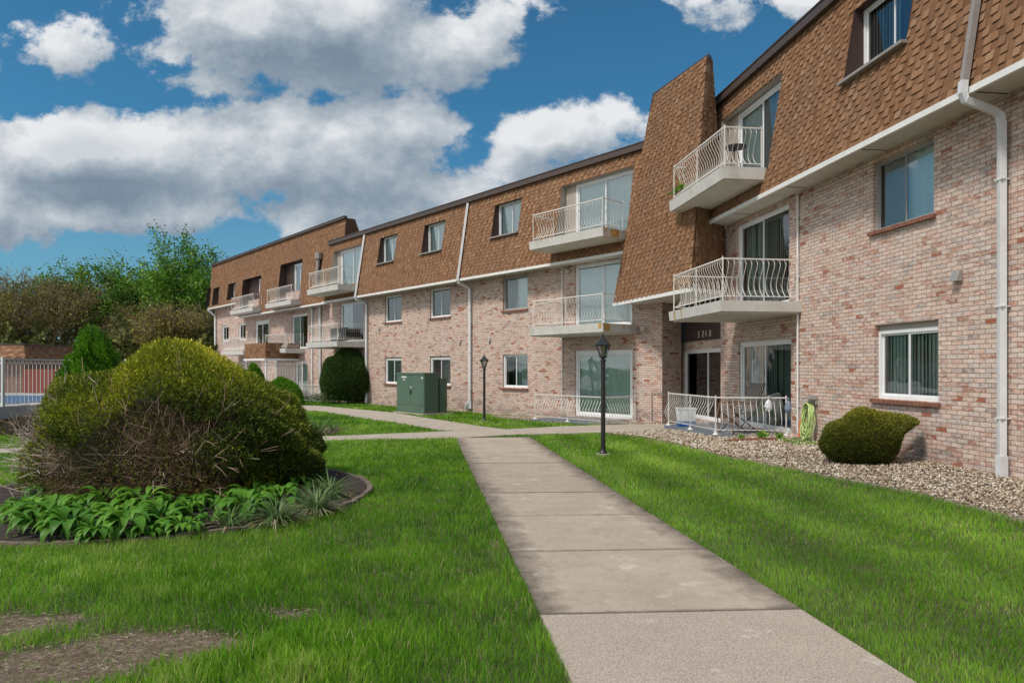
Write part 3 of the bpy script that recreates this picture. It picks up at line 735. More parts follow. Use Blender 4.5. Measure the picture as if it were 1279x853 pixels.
DR1 = (W1.u(977.3, 7.63), W1.u(901.6, 7.63)); WN1 = (W1.u(1132.5, 7.44), W1.u(1053.7, 7.44))
top_end1 = W1.u(881.5, S1)
mansard(W1, S1, H1s, H1t, SL, 1.5, top_end1+.9, D1w, [(*DR1, 4.28, 6.33, 'door'), (*WN1, 5.06, 6.38, 'window')], fext=.05)
window(W1, D1w+.03, DR1[0]+.01, DR1[1]-.5, 4.30, 6.31, name='sliding_door', sill=None, kind='curtain', blindmat='curtain', dark='right', fr=.08, gap=(0, 0))
t = MB(); x = DR1[1]-.495
while x < DR1[1]-.03: W1.box(t, x, x+.11, D1w+.0, D1w+.03, 4.30, 6.31); x += .118
t.build('siding_panel', M['beige'], BLD)
window(W1, D1w+.02, WN1[0]+.01, WN1[1]-.01, 5.07, 6.37, sill='brown', dark='left', gap=(.0, .45))
soffit(W1, S1, D1w, H1s-.005, -2.0, top_end1)
downspout(W1, u1(1250, 7.7), S1, H1s, S1+SL*3.1, H1s+3.1, D1w, H1s, -1.53, w=.045)
# second floor and third floor balconies
balcony(W1, D1w-.003, 6.02, W1.u(899.5, 6.02), W1.u(835, 6.02), 1.385, rails=-1, rust=[('front', 2.1, 2.16, .2), ('front', 2.52, 2.60, .24)])
balcony(W1, S1+SL*.55, 6.33, W1.u(902, 6.33), W1.u(835.5, 6.33), 4.30, rails=-1, th=.26)
# little iron table and flower pots on the top balcony
def cafe_table(loc):
    r = empty('cafe_table', (0, 0, 0), label='small black wire table on the top balcony nearest the camera', cat='table')
    m = MB(); m.lathe([(0, .66), (.24, .66), (.25, .675), (.24, .69), (0, .69)], sides=18); m.build('table_top', M['black'], r)
    for k in range(3):
        a = k*2.1; l = MB(); l.tube([(.05*math.cos(a), .05*math.sin(a), .66), (.10*math.cos(a), .10*math.sin(a), .35), (.2*math.cos(a), .2*math.sin(a), 0)], .011, 6); l.build('leg', M['black'], r)
    r.location = loc
ub = W1.u(918, 7.0); cafe_table(W1.P(ub, 7.0, 4.30))

# leaf clouds ---------------------------------------------------------------
def leaves(name, C, Dr, L, Wd, mat, parent=None, r=None, fold=0.0, up=None):
    n = len(C); Dr = Dr/np.linalg.norm(Dr, axis=1, keepdims=True)
    s = np.cross(Dr, rng.normal(size=(n, 3)) if up is None else up); s /= (np.linalg.norm(s, axis=1, keepdims=True)+1e-9)
    nn = np.cross(Dr, s)
    L = np.broadcast_to(L, n)[:, None]; Wd = np.broadcast_to(Wd, n)[:, None]
    m = C+Dr*L*.45
    V = np.stack([C, m+s*Wd*.5+nn*fold*Wd, C+Dr*L, m-s*Wd*.5+nn*fold*Wd], 1).reshape(-1, 3)
    Fc = np.arange(n*4).reshape(n, 4)
    if r is None: r = rng.random(n)
    return np_mesh(name, V, Fc, mat, parent, attrs={'rnd': ('FACE', r)})
def blob_core(name, c, rad, mat, parent, prof=None, seg=28, rings=14, noise=.08, fn=None):
    V = []; Fc = []
    for i in range(rings+1):
        th = math.pi*.5*i/rings*1.0
        for k in range(seg):
            a = 2*math.pi*k/seg
            p = fn(a, math.sin(math.pi/2*i/rings)) if fn else (math.cos(a)*math.cos(th), math.sin(a)*math.cos(th), math.sin(th))
            j = 1+random.uniform(-noise, noise); V.append((c[0]+p[0]*rad[0]*j, c[1]+p[1]*rad[1]*j, c[2]+p[2]*rad[2]*j))
    for i in range(rings):
        for k in range(seg): Fc.append((i*seg+k, i*seg+(k+1) % seg, (i+1)*seg+(k+1) % seg, (i+1)*seg+k))
    return np_mesh(name, V, Fc, mat, parent, smooth=True)

straw()
def potted(loc, k):
    r = empty('flower_pot', (0, 0, 0), label='small pot of %s flowers at the left end of the top balcony nearest the camera' % ('yellow' if k else 'green-leaved'), cat='flower pot')
    m = MB(); m.lathe([(0, 0), (.08, 0), (.11, .18), (.12, .18), (.12, .21), (.1, .21), (.1, .17), (0, .17)], sides=12); m.build('pot', M['edging'], r)
    n = 160; d = rng.normal(size=(n, 3)); d[:, 2] = np.abs(d[:, 2])+.3
    C = np.array([0, 0, .17])+d*.05; leaves('foliage', C, d, .09, .035, M['conifer'], r)
    if k: leaves('blossoms', np.array([0, 0, .32])+rng.normal(size=(40, 3))*.06, rng.normal(size=(40, 3)), .04, .04, simple('yellow_petal', (.7, .5, .05), .6), r)
    r.location = loc
ub = W1.u(846, 6.6); potted(W1.P(ub-.15, 6.55, 4.30), 0); potted(W1.P(ub-.45, 6.55, 4.30), 1)

# ---------------- entry between the wings
e0 = u1(900, D1w+.22)
eh = (W1.u(897, 8.02)-.02, W1.u(853, 8.02), -1.5, .56)
wall(W1, 8.02, uend1-.6, 21.9, -1.75, .80, [(uend1-.25, eh[1], -1.49, .56)])
window(W1, 8.07, uend1-.25, eh[1], -1.48, .56, name='entry_door', sill=None, dark='left', fr=.07, kind='curtain', gap=(-.1, 1.1))
t = MB(); W1.box(t, eh[1]+.0, 21.9, 7.96, 8.015, -1.5, .56); t.build('brown_door_panel', M['cheek'], BLD)
t = MB(); x = uend1-.4
while x < 22.0: W1.box(t, x, x+.185, 7.98, 8.01, .802, 2.3); x += .20
W1.box(t, uend1-.4, 22.0, 8.01, 8.04, .802, 2.3)
t.build('board_siding', M['cheek'], BLD)
def digits():
    # house number 3240 built from strokes, each numeral its own part
    S = {'3': [[(0, 1), (.6, 1), (.6, .52), (.15, .52)], [(.6, .52), (.6, 0), (0, 0)]], '2': [[(0, .85), (.05, 1), (.55, 1), (.6, .8), (.55, .6), (0, .04), (0, 0), (.65, 0)]],
         '4': [[(.5, 0), (.5, 1), (0, .35), (.68, .35)]], '0': [[(.1, 0), (0, .2), (0, .8), (.12, 1), (.48, 1), (.6, .8), (.6, .2), (.5, 0), (.1, 0)]]}
    hh = .165
    for ch, px in (('3', 872.6), ('2', 878.2), ('4', 881.9), ('0', 887.4)):
        uu = W1.u(px, 7.97); mb = MB(); Hc = (HY-420)*19.2/F*1.0
        for st in S[ch]: mb.tube([W1.P(uu+.05-a*.11*1.2, 7.965, Hc+b*hh) for a, b in st], .011, 4)
        mb.build('numeral', M['num'], BLD)
digits()

# ---------------- middle wing
D2w = 16.57; S2 = 15.97; H2s = 3.53; H2t = 6.66; un2 = u2(827); uf2 = W2.u(409, 16.3)
A1, B1 = (u2(659), u2(628)), (u2(562.5), u2(537)); C1 = (u2(501.5), u2(480.7))
DR2 = (u2(790), u2(718)); DL2 = (u2(454), u2(425))
wl = [(*A1, -.72, .52), (*B1, -.72, .52), (*C1, -.72, .52)]; wu = [(*A1, 2.18, 3.42), (*B1, 2.18, 3.42), (*C1, 2.18, 3.42)]
wall(W2, D2w, un2, uf2+.3, -2.0, 3.50, wl+wu+[(*DR2, 1.34, 3.46), (*DR2, -1.60, .59), (*DL2, 1.34, 3.40)])
t = MB(); q = [(0, -1.75), (.95, -1.75), (.95, 3.5), (0, 3.5)]; t.face([W2.P(un2, D2w+a, b) for a, b in q], [(a+11, b+10) for a, b in q]); t.build('pier_side', M['brick'], BLD)
for i, hh in enumerate(wl): window(W2, D2w+.06, *hh, board=.0 if i == 0 else .07, dark='left' if i != 2 else 'none', fr=.055, kind='blind', gap=(.6, .9) if i == 0 else (0, 0))
for i, hh in enumerate(wu): window(W2, D2w+.07, *hh, fm='alu' if i == 0 else 'frame',  dark='left' if i == 0 else 'both', kind='curtain' if i == 0 else 'blind', blindmat='curtain' if i == 0 else 'blind')
window(W2, D2w+.05, *DR2, 1.35, 3.46, name='sliding_door', sill=None, dark='none', kind='curtain', blindmat='curtain', fr=.07)
window(W2, D2w+.05, *DR2, -1.59, .59, name='sliding_door', sill=None, dark='none', kind='curtain', fr=.09)
window(W2, D2w+.05, *DL2, 1.35, 3.40, name='sliding_door', sill=None, dark='right', fr=.07, gap=(.1, .5))
m2 = [(W2.u(647, 16.19), W2.u(613.4, 16.19)), (W2.u(551.7, 16.19), W2.u(525.9, 16.19)), (W2.u(492, 16.19), W2.u(470.8, 16.19))]
TD = [(W2.u(792, 16.39), W2.u(702, 16.39)), (W2.u(453, 16.39), W2.u(417, 16.39))]
mansard(W2, S2, H2s, H2t, SL, un2-.6, uf2, D2w, [(*a, 4.92, 6.22, 'window') for a in m2]+[(*a, 4.14, 6.17, 'door') for a in TD], row=.135, tabw=(.115, .15))
for i, a in enumerate(m2): window(W2, D2w+.0, a[0]+.01, a[1]-.01, 4.93, 6.21, sill='brown', kind='curtain', blindmat='curtain', dark='none', gap=((0, 0), (.0, .3), (0, .3))[i])
for a in TD:
    window(W2, D2w+.0, a[0]+.01, a[1]-.5, 4.15, 6.16, name='sliding_door', sill=None, kind='curtain', blindmat='curtain', dark='none', fr=.07)
    t = MB(); x = a[1]-.495
    while x < a[1]-.03: W2.box(t, x, x+.11, D2w, D2w+.03, 4.15, 6.16); x += .118
    t.build('siding_panel', M['beige'], BLD)
soffit(W2, S2, D2w, H2s-.005, un2-.6, uf2)
downspout(W2, u2(589), S2, H2s, S2+SL*3.05, H2s+3.05, D2w, H2s, -1.66, kick=.22, w=.05, matm='spout')
downspout(W2, u2(459.5), S2, H2s, S2+SL*3.05, H2s+3.05, D2w, H2s, -1.75, w=.05, matm='spout')
balcony(W2, D2w-.003, 15.05, W2.u(752.5, 15.05), W2.u(660.5, 15.05), 1.335, rails=-1, rust=[('end', .04, .34, .22), ('end', .9, 1.0, .12), ('front', .05, .18, .16)], th=.26)
balcony(W2, S2+SL*.6, 15.0, W2.u(752.5, 15.0), W2.u(660.5, 15.0), 4.145, rails=-1, rust=[('end', .35, .75, .24), ('end', .08, .2, .12)], th=.26)
balcony(W2, D2w-.003, 15.0, W2.u(420.5, 15.0), W2.u(382, 15.0), 1.32, rails=-1, th=.26)
balcony(W2, S2+SL*.6, 15.0, W2.u(421.5, 15.0), W2.u(383, 15.0), 4.07, rails=-1, th=.26)
# thin conduits
for (W, px, Dw, Ht, Hb) in ((W1, 998.3, D1w, 3.6, -1.35), (W2, 703, D2w, 3.45, -1.5)):
    t = MB(); uu = W.u(px, Dw); t.tube([W.P(uu, Dw-.035, Ht), W.P(uu, Dw-.035, Hb)], .022, 6)
    for H in (3.0, 1.9, .3, -.8): W.box(t, uu-.035, uu+.035, Dw-.03, Dw-.003, H, H+.02)
    t.build('wall_pipe', M['white'], BLD)
# fittings on the walls
def dryer_vent(W, px, py, Dw, s=1.0):
    uu = W.u(px, Dw); Y = W.P(uu, Dw, 0)[1]; H = (HY-py)*Y/F; t = MB(); a = .075*s
    b = [W.P(uu-a, Dw-.11*s, H-a), W.P(uu+a, Dw-.11*s, H-a), W.P(uu+a, Dw-.004, H-a), W.P(uu-a, Dw-.004, H-a)]
    tt = [W.P(uu-a, Dw-.05*s, H+a), W.P(uu+a, Dw-.05*s, H+a), W.P(uu+a, Dw-.004, H+a), W.P(uu-a, Dw-.004, H+a)]
    t.box8(b, tt); t.build('vent_hood', M['metal'], BLD)
dryer_vent(W1, 1198, 345, D1w, 1.0)
for px, py in ((612, 424.5), (575, 427), (474, 411)): dryer_vent(W2, px, py, D2w, .8)
def flood():
    uu = W2.u(804, D2w); H = 1.22; t = MB(); t.lathe([(0, 0), (.05, 0), (.05, .03), (0, .03)], W2.P(uu, D2w-.03, H), 10)
    for k in (-1, 1):
        c = Vector(W2.P(uu+k*.06, D2w-.06, H)); e = Vector(W2.P(uu+k*.14, D2w-.24, H-.03)); d = (e-c)
        t.tube([c, c+d*.3, c+d*.6, e], [.02, .05, .065, .08], 10)
    t.build('flood_light', M['metal'], BLD)
    uu = W2.u(711, D2w); t = MB(); t.lathe([(0, -.07), (.06, -.06), (.09, 0), (.08, .05), (.03, .08), (0, .08)], W2.P(uu, D2w-.09, 3.28), 12); t.build('globe_light', M['lamp_glass'], BLD)
flood()
def gas_pipe():
    t = MB(); a = W2.u(815, D2w); b = W2.u(826, D2w)
    t.tube([W2.P(a, D2w-.05, -1.55), W2.P(a, D2w-.05, -.72), W2.P(b-.1, D2w-.05, -.72), W2.P(un2-.05, D2w+.1, -.74), W2.P(un2-.05, D2w+.55, -.80)], .014, 6); t.build('conduit', M['spout_brown'], BLD)
gas_pipe()

# ---------------- shingled corner tower over the entry
def tower():
    B = [Vector((3.12, 20.9, CAM+2.0)), Vector((4.44, 16.9, CAM+2.0)), Vector((5.62, 17.75, CAM+2.0)), Vector((5.9, 21.4, CAM+2.0))]
    T = [Vector((4.05, 19.6, CAM+7.82)), Vector((4.915, 17.15, CAM+7.82)), Vector((5.06, 17.36, CAM+7.82)), Vector((4.4, 19.75, CAM+7.82))]
    mb = MB(); mb.box8([tuple(p) for p in B], [tuple(p) for p in T]); o = mb.build('corner_tower', M['shingle_base'], BLD)
    for i in (0, 1, 2, 3):
        a, b, c, d = B[i], B[(i+1) % 4], T[(i+1) % 4], T[i]
        U = (b-a).normalized(); N = (c-a).cross(d-b).normalized()
        if N.dot((a+b)/2-(sum(B, Vector())/4)) < 0: N = -N
        U = (U-N*U.dot(N)).normalized(); V = N.cross(U)
        if V.z < 0: V = -V
        cen = (a+b+c+d)/4
        pl = [((p-cen).dot(U), (p-cen).dot(V)) for p in (a, b, c, d)]
        s = shingle_field(cen+N*.01, U, V, N, pl, [], name='shingles', row=.128, tabw=(.105, .14)); s.parent = o; s.location = (0, 0, 0)
    # ridge caps down the corner
    cap = MB(); e0_, e1_ = B[1], T[1]; L = (e1_-e0_).length; n = int(L/.2); out = Vector((-.15, -.95, .1)).normalized()
    dn = (e0_-e1_).normalized(); sL = Vector((-.313, .95, 0)); sR = Vector((.81, .585, 0))
    for k in range(n):
        p = e0_+(e1_-e0_)*(k/n); q = e0_+(e1_-e0_)*((k+1.05)/n); r = random.random()
        o1, o2 = Vector((-.045, -.035, 0)), Vector((-.022, -.018, 0))
        cap.face([p+o1, p+o1*.7+sL*.13, q+o2*.7+sL*.13, q+o2], r=r); cap.face([p+o1, q+o2, q+o2*.7+sR*.13, p+o1*.7+sR*.13], r=r)
        cap.face([p+o1, p+sL*.13, p], r=r*.5); cap.face([p+o1, p+sR*.13, p], r=r*.5)
    cap.build('corner_cap', M['shingle'], o)
    t = MB(); z = CAM+7.82
    ex = lambda p, s: (p-(sum(T, Vector())/4))*s+(sum(T, Vector())/4)
    lo = [ex(p, 1.03) for p in T]; t.box8([tuple(Vector((p.x, p.y, z-.07))) for p in lo], [tuple(Vector((p.x, p.y, z+.06))) for p in lo]); t.build('fascia', M['fascia'], o)
    t = MB(); lo = [(p-(sum(B, Vector())/4))*1.02+(sum(B, Vector())/4) for p in B]
    for i in (0, 1):
        a, b = lo[i], lo[(i+1) % 4]; dn_ = (b-a).normalized(); nn = Vector((-dn_.y, dn_.x, 0)) ; nn = -nn if nn.dot(a-sum(B, Vector())/4) < 0 else nn
        q = [a, b, b-nn*.03, a-nn*.03]; t.box8([(p.x, p.y, CAM+1.90) for p in q], [(p.x, p.y, CAM+2.0) for p in q])
    t.build('white_edge_trim', M['white'], o)
    t = MB(); q = [ (p-(sum(B, Vector())/4))*.985+(sum(B, Vector())/4) for p in B]; t.box8([(p.x, p.y, CAM+1.95) for p in q], [(p.x, p.y, CAM+1.99) for p in q]); t.build('soffit', M['soffit'], o)
tower()

# ---------------- far wing
D3w = 16.95; S3 = 16.35; W3 = W2
u3 = lambda px, D=D3w: W3.u(px, D)
ufar = W3.u(258, S3); ubay = W3.u(301, 16.75)
wd = [(u3(285.6), u3(277.3), 1.98, 3.22), (u3(306.6), u3(298), 1.98, 3.22)]; dr = [(u3(336), u3(318.5), 1.17, 3.2), (u3(384), u3(364.5), 1.17, 3.25), (u3(384), u3(369), -1.7, .4)]
wall(W3, D3w, uf2-.5, ufar-.1, -2.0, 4.7, wd+dr)
for w_ in wd: window(W3, D3w+.05, *w_, sill=None, dark='both', fr=.09)
window(W3, D3w+.05, *dr[0], name='sliding_door', sill=None, dark='right', fr=.16)
window(W3, D3w+.05, *dr[1], name='sliding_door', sill=None, dark='right', fr=.08, kind='curtain', gap=(0, .4))
window(W3, D3w+.05, *dr[2], name='sliding_door', sill=None, dark='none', fr=.08, kind='curtain')
f3 = lambda px: W3.u(px, 16.75)
H3t = 7.95
o3 = [(f3(297.5), f3(288), 4.9, 6.15, 'window'), (f3(329.5), f3(306.5), 3.98, 6.17, 'win_door'), (f3(381), f3(353), 3.98, 6.40, 'win_door'), (f3(405.5), f3(401.5), 5.4, 6.3, 'window')]
o4 = [(f3(277.5), f3(269.5), 4.75, 6.1, 'window'), (f3(266.5), f3(261.5), 4.75, 6.2, 'window')]
mansard(W3, S3+.32, 6.72, H3t, .10, W3.u(437, 17.0), uf2+.25, D3w, [], row=.15, tabw=(.14, .18), hcap=.10, roofdrop=1.3, endd=.35)
mansard(W3, S3, 3.58, H3t, .10, uf2+.25, ubay, D3w, o3[1:], row=.15, tabw=(.14, .18), hcap=.10, roofdrop=1.3, endd=.35)
mansard(W3, S3+.10, 4.62, H3t, .10, ubay, ufar, D3w, [o3[0]]+o4, row=.15, tabw=(.14, .18), hcap=.10, roofdrop=1.3)
window(W3, D3w, o3[1][0]+.02, o3[1][0]+1.35, 4.0, 6.0, name='sliding_door', sill=None, dark='none', fr=.08)
window(W3, D3w, o3[2][0]+.35, o3[2][0]+1.95, 4.0, 6.3, name='sliding_door', sill=None, dark='none', fr=.08)
for h in [o3[0], o3[3]]+o4: window(W3, D3w+.02, h[0]+.01, h[1]-.01, h[2]+.01, h[3]-.01, sill=None, dark='both', fr=.05)
for h in (o3[1], o3[2]):
    t = MB(); W3.box(t, h[0], h[1], D3w+.06, D3w+.1, h[2], h[3]); t.build('recess_panel', M['cheek'], BLD)
soffit(W3, S3, D3w, 3.57, uf2+.25, ubay, vents=False); soffit(W3, S3+.1, D3w, 4.61, ubay, ufar, vents=False)
t = MB(); q = [(S3, 3.58), (S3+.1, 4.62), (D3w+2, 4.62), (D3w+2, 3.58)]; t.face([W3.P(ubay+.01, a, b) for a, b in q]); t.build('bay_side', M['shingle_base'], BLD)
for a, b, H in ((363, 331, 3.93), (315, 287, 3.93), (356, 328.5, 1.17), (303, 276, 1.17)):
    Dw_ = D3w-.003 if H < 2 else S3+.1
    balcony(W3, Dw_, 15.75, W3.u(a, 15.75), W3.u(b, 15.75), H, rails=-1, th=.25)
t = MB(); uu = u3(391); t.tube([W3.P(uu, D3w-.06, 3.5), W3.P(uu, D3w-.06, -1.8)], .045, 6); t.build('wall_pipe', M['white'], BLD)
t = MB(); uu = u3(401.5); t.tube([W3.P(uu, D3w-.1, 3.5), W3.P(uu, D3w-.1, -1.8)], .075, 4); t.build('wall_pipe', M['spout'], BLD)
t = MB(); uu = W3.u(259, S3); t.tube([W3.P(uu-.2, S3-.05, 4.5), W3.P(uu-.25, D3w-.25, 4.2), W3.P(uu-.3, D3w-.1, 4.0), W3.P(uu-.3, D3w-.1, -1.8)], .085, 4); t.build('downspout', M['spout'], BLD)
t = MB(); uu = W3.u(393, 16.2); t.tube([W3.P(uu, 16.3, 4.7), W3.P(uu, 16.42, 6.05)], .09, 8); t.tube([W3.P(uu, 16.42, 6.05), W3.P(uu, 16.44, 6.4)], .19, 8); t.build('flue_pipe', M['spout_brown'], BLD)
# shingled porch hood under the far balconies
def hood():
    a, b = W3.u(331, 14.9), W3.u(305, 14.9); mb = MB()
    W3.box(mb, a, b, 14.95, D3w, .58, 1.5); o = mb.build('porch_hood', M['shingle_base'], BLD)
    s = shingle_field(W3.P(0, 14.94, .58), (*W3.d, 0), (0, 0, 1), (-W3.n[0], -W3.n[1], 0), [(a, 0), (b, 0), (b, .92), (a, .92)], [], row=.15, tabw=(.2, .35)); s.parent = o; s.location = (0, 0, 0)
    s = shingle_field(W3.P(a, 14.94, .58), (W3.n[0], W3.n[1], 0), (0, 0, 1), (-W3.d[0], -W3.d[1], 0), [(0, 0), (2, 0), (2, .92), (0, .92)], [], row=.15, tabw=(.2, .35)); s.parent = o; s.location = (0, 0, 0)
    t = MB(); W3.box(t, a-.05, b, 14.85, D3w-.01, .47, .575); W3.box(t, a, a+.12, 14.95, 15.07, -1.8, .47); t.build('porch_frame', M['white'], o)
hood()

# ------------------------------------------------------------------ patios and what stands on them
def patio(poly, z, name='patio'): tag(drape(name, poly, 0, M['patio'], .6, skirt=.2, zfun=lambda a, b: z), kind='structure')
near_pat = [W1.P(u1(989), 7.79, 0)[:2], (4.62, 14.05), (4.0, 16.3), W1.P(17.2, 7.79, 0)[:2]]
patio([W1.P(u1(990), 7.79, 0)[:2], W1.P(14.0-.0, 6.25, 0)[:2], W1.P(16.75, 6.12, 0)[:2], W1.P(17.25, 7.79, 0)[:2]], .165)
patio([W2.P(W2.u(752, 15.0)-.1, 15.0, 0)[:2], W2.P(W2.u(665, 15.0), 15.0, 0)[:2], W2.P(W2.u(665, 15.0), 16.56, 0)[:2], W2.P(W2.u(752, 15.0)-.1, 16.56, 0)[:2]], -.05)
q1 = [W1.P(u1(990)+.12, 7.72, 0)[:2], W1.P(14.12, 6.32, 0)[:2], W1.P(16.65, 6.2, 0)[:2]]
tag(railing(q1, .17, .80, -1, name='patio_railing', feet=True), 'white curved-bar iron railing round the ground-floor patio beside the entry', 'railing')
q2 = [W2.P(W2.u(752, 15.0), 16.5, 0)[:2], W2.P(W2.u(752, 15.0), 15.07, 0)[:2], W2.P(W2.u(665, 15.0)-.05, 15.07, 0)[:2]]
tag(railing(q2, -.05, .80, -1, name='patio_railing', feet=True), 'white curved-bar iron railing round the ground-floor patio behind the nearer lamp post', 'railing')
q3 = [W2.P(W2.u(398, 15.0), 15.2, 0)[:2], W2.P(W2.u(370, 15.0), 15.2, 0)[:2]]
tag(railing(q3, -.17, .9, -1, name='patio_railing', feet=False), 'low white iron railing between the white fence and the big round bush', 'railing')

def lounge_chair(loc, rz):
    r = empty('patio_chair', (0, 0, 0), label='taupe sling folding chair with wooden arms on the patio beside the entry', cat='chair')
    b = MB(); pts = [(.26, .48), (.33, .75), (.42, 1.0), (.50, 1.10)]
    for i in range(3):
        (y0, z0), (y1, z1) = pts[i], pts[i+1]; b.box8([(-.25, y0, z0), (.25, y0, z0), (.25, y0+.02, z0), (-.25, y0+.02, z0)], [(-.25, y1, z1), (.25, y1, z1), (.25, y1+.02, z1), (-.25, y1+.02, z1)])
    b.build('backrest', M['chair_fabric'], r)
    s = MB(); s.box8([(-.25, -.28, .44), (.25, -.28, .44), (.25, .28, .40), (-.25, .28, .40)], [(-.25, -.28, .465), (.25, -.28, .465), (.25, .28, .425), (-.25, .28, .425)]); s.build('seat', M['chair_fabric'], r)
    for sx in (-.27, .27):
        l = MB(); l.tube([(sx, .36, .0), (sx, -.28, .46)], .014, 6); l.build('leg', M['black'], r)
        l = MB(); l.tube([(sx, -.32, .0), (sx, .26, .46), (sx, .50, 1.1)], .014, 6); l.build('leg', M['black'], r)
        a = MB(); a.tube([(sx, -.3, .64), (sx, -.1, .67), (sx, .33, .66)], .016, 6); a.tube([(sx, -.3, .64), (sx*1.02, -.36, .35), (sx, -.3, .03)], .016, 6); a.build('armrest', M['chair_wood'], r)
    r.location = loc; r.rotation_euler = (0, 0, rz)
lounge_chair(W1.P(W1.u(918, 7.0)-.2, 6.98, 0)[:2]+(.17,), R(-75))
def tub(loc):
    r = empty('storage_tub', (0, 0, 0), label='white plastic tub with a bright blue base at the patio corner by the entry', cat='tub')
    b = MB(); c = lambda s, z, h: [(-h*s, -h*.8*s, z), (h*s, -h*.8*s, z), (h*s, h*.8*s, z), (-h*s, h*.8*s, z)]
    b.box8(c(.95, 0, .2), c(1.05, .13, .2)); b.build('base', M['bluebin'], r)
    w = MB(); w.box8(c(1.0, .131, .19), c(1.12, .42, .19)); w.box8(c(1.2, .421, .19), c(1.2, .45, .19)); w.build('body', M['whiteplastic'], r)
    r.location = loc
tub(W1.P(16.25, 6.5, 0)[:2]+(.17,))
def bag(px, H, mat, label):
    # a knotted carrier bag hanging from the rail
    ua = W1.P(14.12, 6.32, 0); a = Vector(q1[0]); b = Vector(q1[1]); t = (px-CX)/F
    d = b-a; s = (t*a.y-a.x)/(d.x-t*d.y); p = a+d*s
    m = MB(); m.lathe([(0, -.24), (.055, -.25), (.085, -.19), (.07, -.1), (.03, -.03), (.012, .0), (.03, .05), (0, .06)], (0, 0, 0), 9)
    m.v = [(x*random.uniform(.8, 1.2), y*.6, z*random.uniform(.9, 1.1)) for x, y, z in m.v]
    o = m.build('hanging_bag', mat, None, merge=True); o.location = (p.x, p.y-.03, .97+H); tag(o, label, 'bag')
bag(959.5, -.02, M['whiteplastic'], 'white plastic bag tied to the patio railing in front of the sliding door')
bag(984, -.05, simple('blue_grey_bag', (.22, .27, .38), .6), 'blue-grey bag tied near the wall end of the patio railing')
# brick kerb and three small plants before the patio
def kerb():
    m = MB(); a = G(910, 553.5); b = G(971, 551.5); n = 7
    for k in range(n):
        p = Vector((*a, 0)).lerp(Vector((*b, 0)), k/n); q = Vector((*a, 0)).lerp(Vector((*b, 0)), (k+.94)/n); z = float(gz(p.x, p.y))
        v = Vector((0, .1, 0)); m.box8([p+Vector((0, 0, z)), q+Vector((0, 0, z)), q+v+Vector((0, 0, z)), p+v+Vector((0, 0, z))], [p+Vector((0, 0, z+.075)), q+Vector((0, 0, z+.075)), q+v+Vector((0, 0, z+.075)), p+v+Vector((0, 0, z+.075))])
    tag(m.build('brick_edging', M['rowlock']), 'row of red bricks lying at the foot of the near patio', 'edging')
kerb()
def weed(px, py, s, label, cat='plant', group=None):
    x, y = G(px, py); n = 90; d = rng.normal(size=(n, 3)); d[:, 2] = np.abs(d[:, 2])+.8
    o = leaves('small_plant', np.stack([rng.normal(0, .05, n)*s, rng.normal(0, .05, n)*s, rng.uniform(0, .12, n)*s], 1), d, .10*s, .03*s, M['conifer'])
    o.location = (x, y, float(gz(x, y))+.03); tag(o, label, cat, group)
weed(926, 551, .6, 'small leafy green plant behind the left end of the brick edging')
weed(951, 550.5, .95, 'taller of the three small green plants behind the brick edging, in the middle')
weed(974, 549.5, .65, 'small leafy green plant just past the right end of the brick edging')

def hose():
    r = empty('garden_hose', (0, 0, 0), label='coiled yellow-green garden hose hanging on the brick wall beside the white pipe', cat='hose')
    uu = W1.u(1017, D1w); m = MB(); pts = []
    N = 300
    for k in range(N):
        a = 2*math.pi*k/26; w = .135+.02*math.sin(k*.11)+.01*math.sin(k*.7); hgt = .33+.05*math.sin(k*.045+1); dd = .07+.10*(k/N)+.02*math.sin(k*.9)
        c = math.cos(a); s = math.sin(a)
        pts.append(W1.P(uu+s*w, D1w-dd-.05*(1-c)*.5, -.75-hgt+hgt*c+.06))
    m.tube(pts, .0135, 6); m.build('coil', M['hose'], r)
    h = MB(); W1.box(h, uu-.14, uu+.14, D1w-.2, D1w-.004, -.62, -.585); W1.box(h, uu-.13, uu+.13, D1w-.05, D1w-.004, -.72, -.54); h.build('hanger', M['metal'], r)
    t = MB(); p = W1.u(1003, D1w); t.tube([W1.P(p, D1w-.08, -1.42), W1.P(p+.02, D1w-.05, -1.05)], .025, 6)
    tag(t.build('orange_stake', M['orange']), 'short orange plastic stake leaning on the wall beside the hose', 'stake')
    n = 900; uu2 = rng.uniform(W1.u(1035, D1w)-.3, W1.u(1003, D1w), n); dd = rng.uniform(7.0, 7.7, n)
    C = np.array([W1.P(a, b, -1.48) for a, b in zip(uu2, dd)]); d = rng.normal(size=(n, 3)); d[:, 2] = np.abs(d[:, 2])+.5
    tag(leaves('weed_patch', C, d, .08, .03, M['conifer']), 'low bright green weeds under the hanging hose', 'weeds', kind='stuff')
hose()
def screen():
    r = empty('outdoor_sofa', (0, 0, 0), label='black slatted outdoor sofa on the far left second-floor balcony', cat='sofa')
    a = W2.u(420.5, 15.0)+.22; b = a+1.7
    m = MB(); W2.box(m, a, b, 15.75, 16.4, 1.50, 1.66); W2.box(m, a, a+.1, 15.75, 16.4, 1.67, 1.95); m.build('seat', M['black'], r)
    m = MB(); W2.box(m, a, b, 15.60, 15.72, 1.36, 2.02); m.build('backrest', M['black'], r)
    r.location = (0, 0, 0)
screen()

